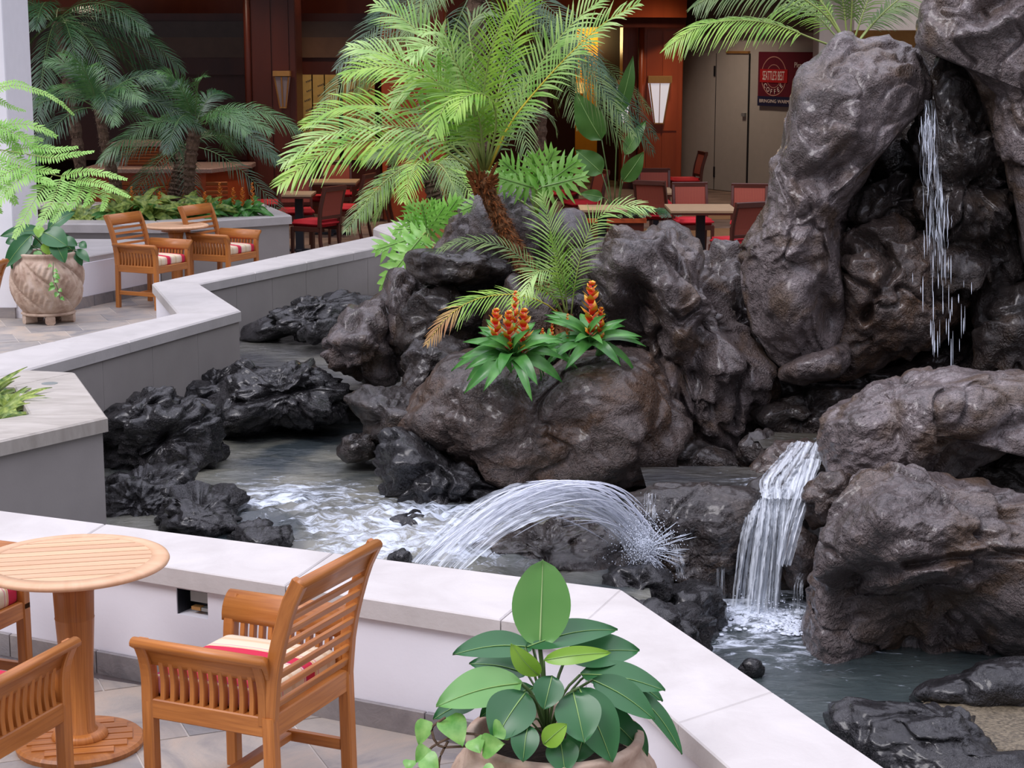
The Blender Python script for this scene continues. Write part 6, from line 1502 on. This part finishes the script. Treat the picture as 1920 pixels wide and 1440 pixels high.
vine(lp_, off, [V(100, 492, 16.68), V(100, 520, 16.64), V(108, 540, 16.64), V(112, 560, 16.66)], 9, .055, 4)
# --- bromeliads
def bromeliad(label, px, py, Y, nl, L, seed, spikes, mat=M_brom, w_=.045, ctr=None, sub=False):
    rq = random.Random(seed); c_ = V(px, py, Y); r = thing('bromeliad', label, 'flower', tuple(c_)); off = -r.location
    for k in range(nl):
        a = 6.28 * k / nl * 1.618 * 1.0 + rq.uniform(-.2, .2); el = rad(rq.uniform(-30, 58)); l_ = L * rq.uniform(.75, 1.1)
        e_ = c_ + Vector((math.cos(a) * math.cos(el), math.sin(a) * math.cos(el), math.sin(el) * .85 - .1)) * l_
        leaf('leaf', c_ + Vector((math.cos(a), math.sin(a), 0)) * .01, e_, w_ * rq.uniform(.8, 1.2), mat, r, off, (rq.uniform(-.3, .3), -.7, .8), .14, .25, None, 'strap', None, 8, curl=.25)
    for (dx, dy, h_, wd_, col) in spikes:
        b_ = V(px + dx, py + dy, Y - .05); m = MB()
        for k in range(26):
            t = k / 25; a = k * 2.4; rr_ = wd_ * (math.sin(math.pi * (t * .75 + .2))); p_ = b_ + Vector((0, 0, h_ * t)); d = Vector((math.cos(a), math.sin(a) * .8, .9)).normalized(); wv = d.cross(Vector((0, 0, 1))).normalized() * wd_ * .38
            q = p_ + d * rr_ * 1.35; i0 = len(m.v); m.v += [p_ - wv * .5 + off, p_ + wv * .5 + off, p_ + d * rr_ * .7 + wv + off, q + off, p_ + d * rr_ * .7 - wv + off]; m.face((i0, i0 + 1, i0 + 2, i0 + 3, i0 + 4), [(0, 0), (0, 1), (.55, 1), (1, .5), (.55, 0)])
        m.build('flower_spike', col, r)
    return r
S1 = lambda: M_bract
bromeliad('left clump of red and yellow bromeliads on the brown centre boulder', 962, 665, 11.22, 44, .38, 2, [(-32, -12, .25, .060, M_bract), (-8, -8, .25, .062, M_bract), (4, -40, .27, .040, M_bract), (20, 0, .29, .068, M_bract)], w_=.09)
bromeliad('right clump of bromeliads with a tall red and yellow spike', 1108, 640, 11.5, 34, .36, 3, [(0, -8, .36, .075, M_bract), (18, 0, .22, .045, M_bract), (-44, 0, .18, .024, M_bract_o)], w_=.07)
bromeliad('small reddish bromeliad between the two flowering clumps', 1025, 660, 11.5, 20, .26, 4, [(-8, -10, .12, .022, M_bract), (10, -14, .14, .022, M_bract)], w_=.045)
rq = random.Random(8)
bx = [(248, 'orange bromeliad just right of the left far armchair'), (300, 'tall orange bromeliad left of the far table'), (385, 'orange bromeliad behind the right far armchair'), (413, 'tallest orange bromeliad at the right of the back planter'), (438, 'dull orange bromeliad near the planter corner'), (455, 'bright orange bromeliad near the planter corner'), (474, 'small yellow orange bromeliad at the planter corner'), (205, 'orange bromeliad left of the left far armchair')]
for k, (px, lab) in enumerate(bx):
    Y = 20.35 + (.35 if px > 400 else 0.1); bromeliad(lab, px, 402 - (px > 400) * 8, Y, 14, .28, 20 + k, [(0, -6, .22 + .06 * (k % 3 == 0), .042, M_bract_o)], M_brom, .075)
for k, (px, py, lab) in enumerate([(228, 400, 'striped green plant beside the leaning palm trunk'), (265, 395, 'striped green plant with tall blades in the back planter'), (325, 398, 'striped green plant behind the far table'), (285, 402, 'low striped plant left of the far table'), (180, 408, 'striped plant at the left of the back planter'), (395, 398, 'striped plant behind the right far armchair'), (150, 410, 'striped plant behind the fern fronds'), (350, 400, 'low striped plant between the far chair and the palm trunk')]):
    bromeliad(lab, px, py, 20.4 + .1 * (k % 3), 16, .44 + .14 * (k == 1), 40 + k, [], M_varieg, .095)
for k, (x, y, lab) in enumerate([(-2.98, 10.2, 'striped plant nearest the camera in the left planter'), (-3.0, 10.65, 'striped plant in the middle of the left planter'), (-3.2, 10.95, 'striped plant at the back of the left planter')]):
    c_ = Vector((x, y, .40)); r = thing('variegated_plant', lab, 'plant', tuple(c_)); off = -r.location; rq = random.Random(60 + k)
    for j in range(26):
        a = rq.uniform(0, 6.28); el = rad(rq.uniform(10, 65)); l_ = rq.uniform(.24, .42); e_ = c_ + Vector((math.cos(a) * math.cos(el), math.sin(a) * math.cos(el), math.sin(el) * .7)) * l_
        leaf('leaf', c_, e_, .05, M_varieg, r, off, (0, -.6, .8), .16, .3, None, 'strap', None, 8, curl=.3)
# --- lobed philodendrons
def lobed_leaf(base, tip, wid, mat, parent, off, nrm, seed, stalk=None, n=7):
    rq = random.Random(seed); base = Vector(base); tip = Vector(tip); ax = (tip - base); L = ax.length; ax.normalize(); n_ = Vector(nrm); n_ = (n_ - ax * n_.dot(ax)).normalized(); sd = ax.cross(n_).normalized(); m = MB()
    def lobe(c_, d, l_, w_):
        s = d.cross(n_).normalized(); rows = []
        for k in range(8):
            t = k / 7; ww = w_ * (.65 + .5 * math.sin(t * 3) + .16 * math.sin(t * 17)) * (1 - t ** 3) ; p_ = c_ + d * l_ * t - n_ * l_ * .22 * t * t
            rows.append([p_ - s * ww + n_ * .15 * ww + off, p_ + off, p_ + s * ww + n_ * .15 * ww + off])
        m.grid(rows)
    for k in range(n):
        t = k / (n - 1) * .85; p_ = base + ax * L * t
        for s_ in (-1, 1):
            l_ = wid * (math.sin(math.pi * (t * .8 + .22)) ** .6) * rq.uniform(.85, 1.1); a = rad(100 - 75 * t)
            lobe(p_, (ax * math.cos(a) + sd * s_ * math.sin(a)).normalized(), l_, L * .05)
    lobe(base + ax * L * .7, ax, L * .35, L * .07)
    rows = [[base + ax * L * t - sd * L * .07 * math.sin(math.pi * t ** .6) + off, base + ax * L * t + off, base + ax * L * t + sd * L * .07 * math.sin(math.pi * t ** .6) + off] for t in [k / 8 for k in range(9)]]; m.grid(rows)
    o = m.build('lobed_leaf', mat, parent, smooth=True)
    mr = MB(); mr.tube([base + off + n_ * .003, tip * .95 + base * .05 + off + n_ * .003], [.006, .002], 5); mr.build('midrib', M_midrib, o)
    if stalk is not None: ms_ = MB(); ms_.tube([q + off for q in catmull([Vector(stalk), (Vector(stalk) + base) / 2 + Vector((0, 0, .05)), base], 6)], .008, 5); ms_.build('leaf_stalk', M_rachis, parent, smooth=True)
pA = thing('philodendron', 'pale green deeply lobed plant above the grey rock right of the palm trunk', 'plant', tuple(V(1010, 400, 13.6))); off = -pA.location
for k, (b, t, w_, d) in enumerate([((1010, 355), (1085, 300), .22, -.1), ((1005, 350), (1040, 280), .20, 0), ((990, 345), (940, 300), .20, .05), ((1000, 352), (925, 330), .18, 0), ((1020, 350), (1100, 330), .20, -.15), ((960, 335), (900, 345), .16, .1), ((1005, 345), (1000, 290), .18, .1), ((930, 370), (865, 395), .15, .3)]):
    lobed_leaf(V(*b, 13.6 + d), V(*t, 13.5 + d), w_ * .95, M_phil, pA, off, (0, -1, .6), k, V(1008, 400, 13.6))
pB = thing('philodendron', 'lobed green plant spilling over the end of the zigzag wall', 'plant', tuple(V(800, 450, 15.5))); off = -pB.location
for k, (b, t, w_, d) in enumerate([((795, 440), (700, 470), .22, -.1), ((790, 445), (712, 540), .20, -.3), ((800, 430), (740, 430), .20, 0), ((800, 425), (790, 380), .20, 0), ((805, 430), (835, 385), .18, .1), ((795, 420), (765, 385), .18, .1), ((810, 440), (860, 370), .22, .2), ((800, 435), (760, 410), .2, .05), ((780, 450), (735, 500), .16, -.2), ((800, 450), (780, 470), .18, -.2), ((805, 420), (815, 375), .16, .2)]):
    lobed_leaf(V(*b, 15.4 + d), V(*t, 15.3 + d), w_ * .9, M_phil, pB, off, (random.uniform(-.4, .1), -1, .5), 30 + k, V(805, 450, 15.5))
# --- banana like plant in a planter box among the dining tables
YB = 22.0
pbx = thing('planter_box', 'brown planter box under the tall banana leaves', 'planter', (X_(1150, YB), YB, 0))
MB().box(-.35, .35, -.3, .3, 0, .48, .01).build('box_body', M_mahog_dark, pbx); MB().box(-.38, .38, -.33, .33, .48, .53, .01).build('box_rim', M_mahog, pbx); MB().box(-.33, .33, -.28, .28, .53, .545, .002).build('soil', M_soil, pbx)
bpl = thing('banana_plant', 'tall plant with broad paddle leaves in front of the orange passage', 'plant', (X_(1150, YB), YB, .54)); off = -bpl.location
for (b, t, w_, st, d) in [((1128, 262), (1078, 175), 54, (1148, 390), 0), ((1158, 215), (1190, 106), 30, (1152, 385), -.1), ((1172, 290), (1210, 225), 28, (1158, 388), 0), ((1168, 340), (1208, 285), 34, (1160, 390), -.1), ((1128, 325), (1080, 280), 44, (1146, 390), .1), ((1130, 370), (1088, 362), 22, (1148, 395), -.1)]:
    leaf('leaf', V(*b, YB + d), V(*t, YB + d), w_ / 154 * 1.05, M_banana, bpl, off, (random.uniform(-.5, .5), -1, .2), .04, .12, V(*st, YB), 'lance', M_midrib, 12, .03)
for k, (px, lab) in enumerate([(1135, 'low ferny greenery left in the planter box'), (1175, 'low ferny greenery right in the planter box'), (1225, 'low dark greenery beside the red pillar table')]):
    c_ = V(px, 398, YB - .1); r = thing('foliage_clump', lab, 'plant', tuple(c_)); off = -r.location; rq = random.Random(80 + k)
    for j in range(14):
        a = rq.uniform(0, 6.28); pts = [c_ + Vector((math.cos(a) * s, math.sin(a) * s, .22 * s * 2 - s * s * 1.6)) for s in (0, .12, .24, .34)]
        frond('frond', pts, 12, .06, M_palm_mid if k < 2 else M_palm_dark, M_rachis_d, r, off, .014, 60, .2, .1, .003, 200 + j)
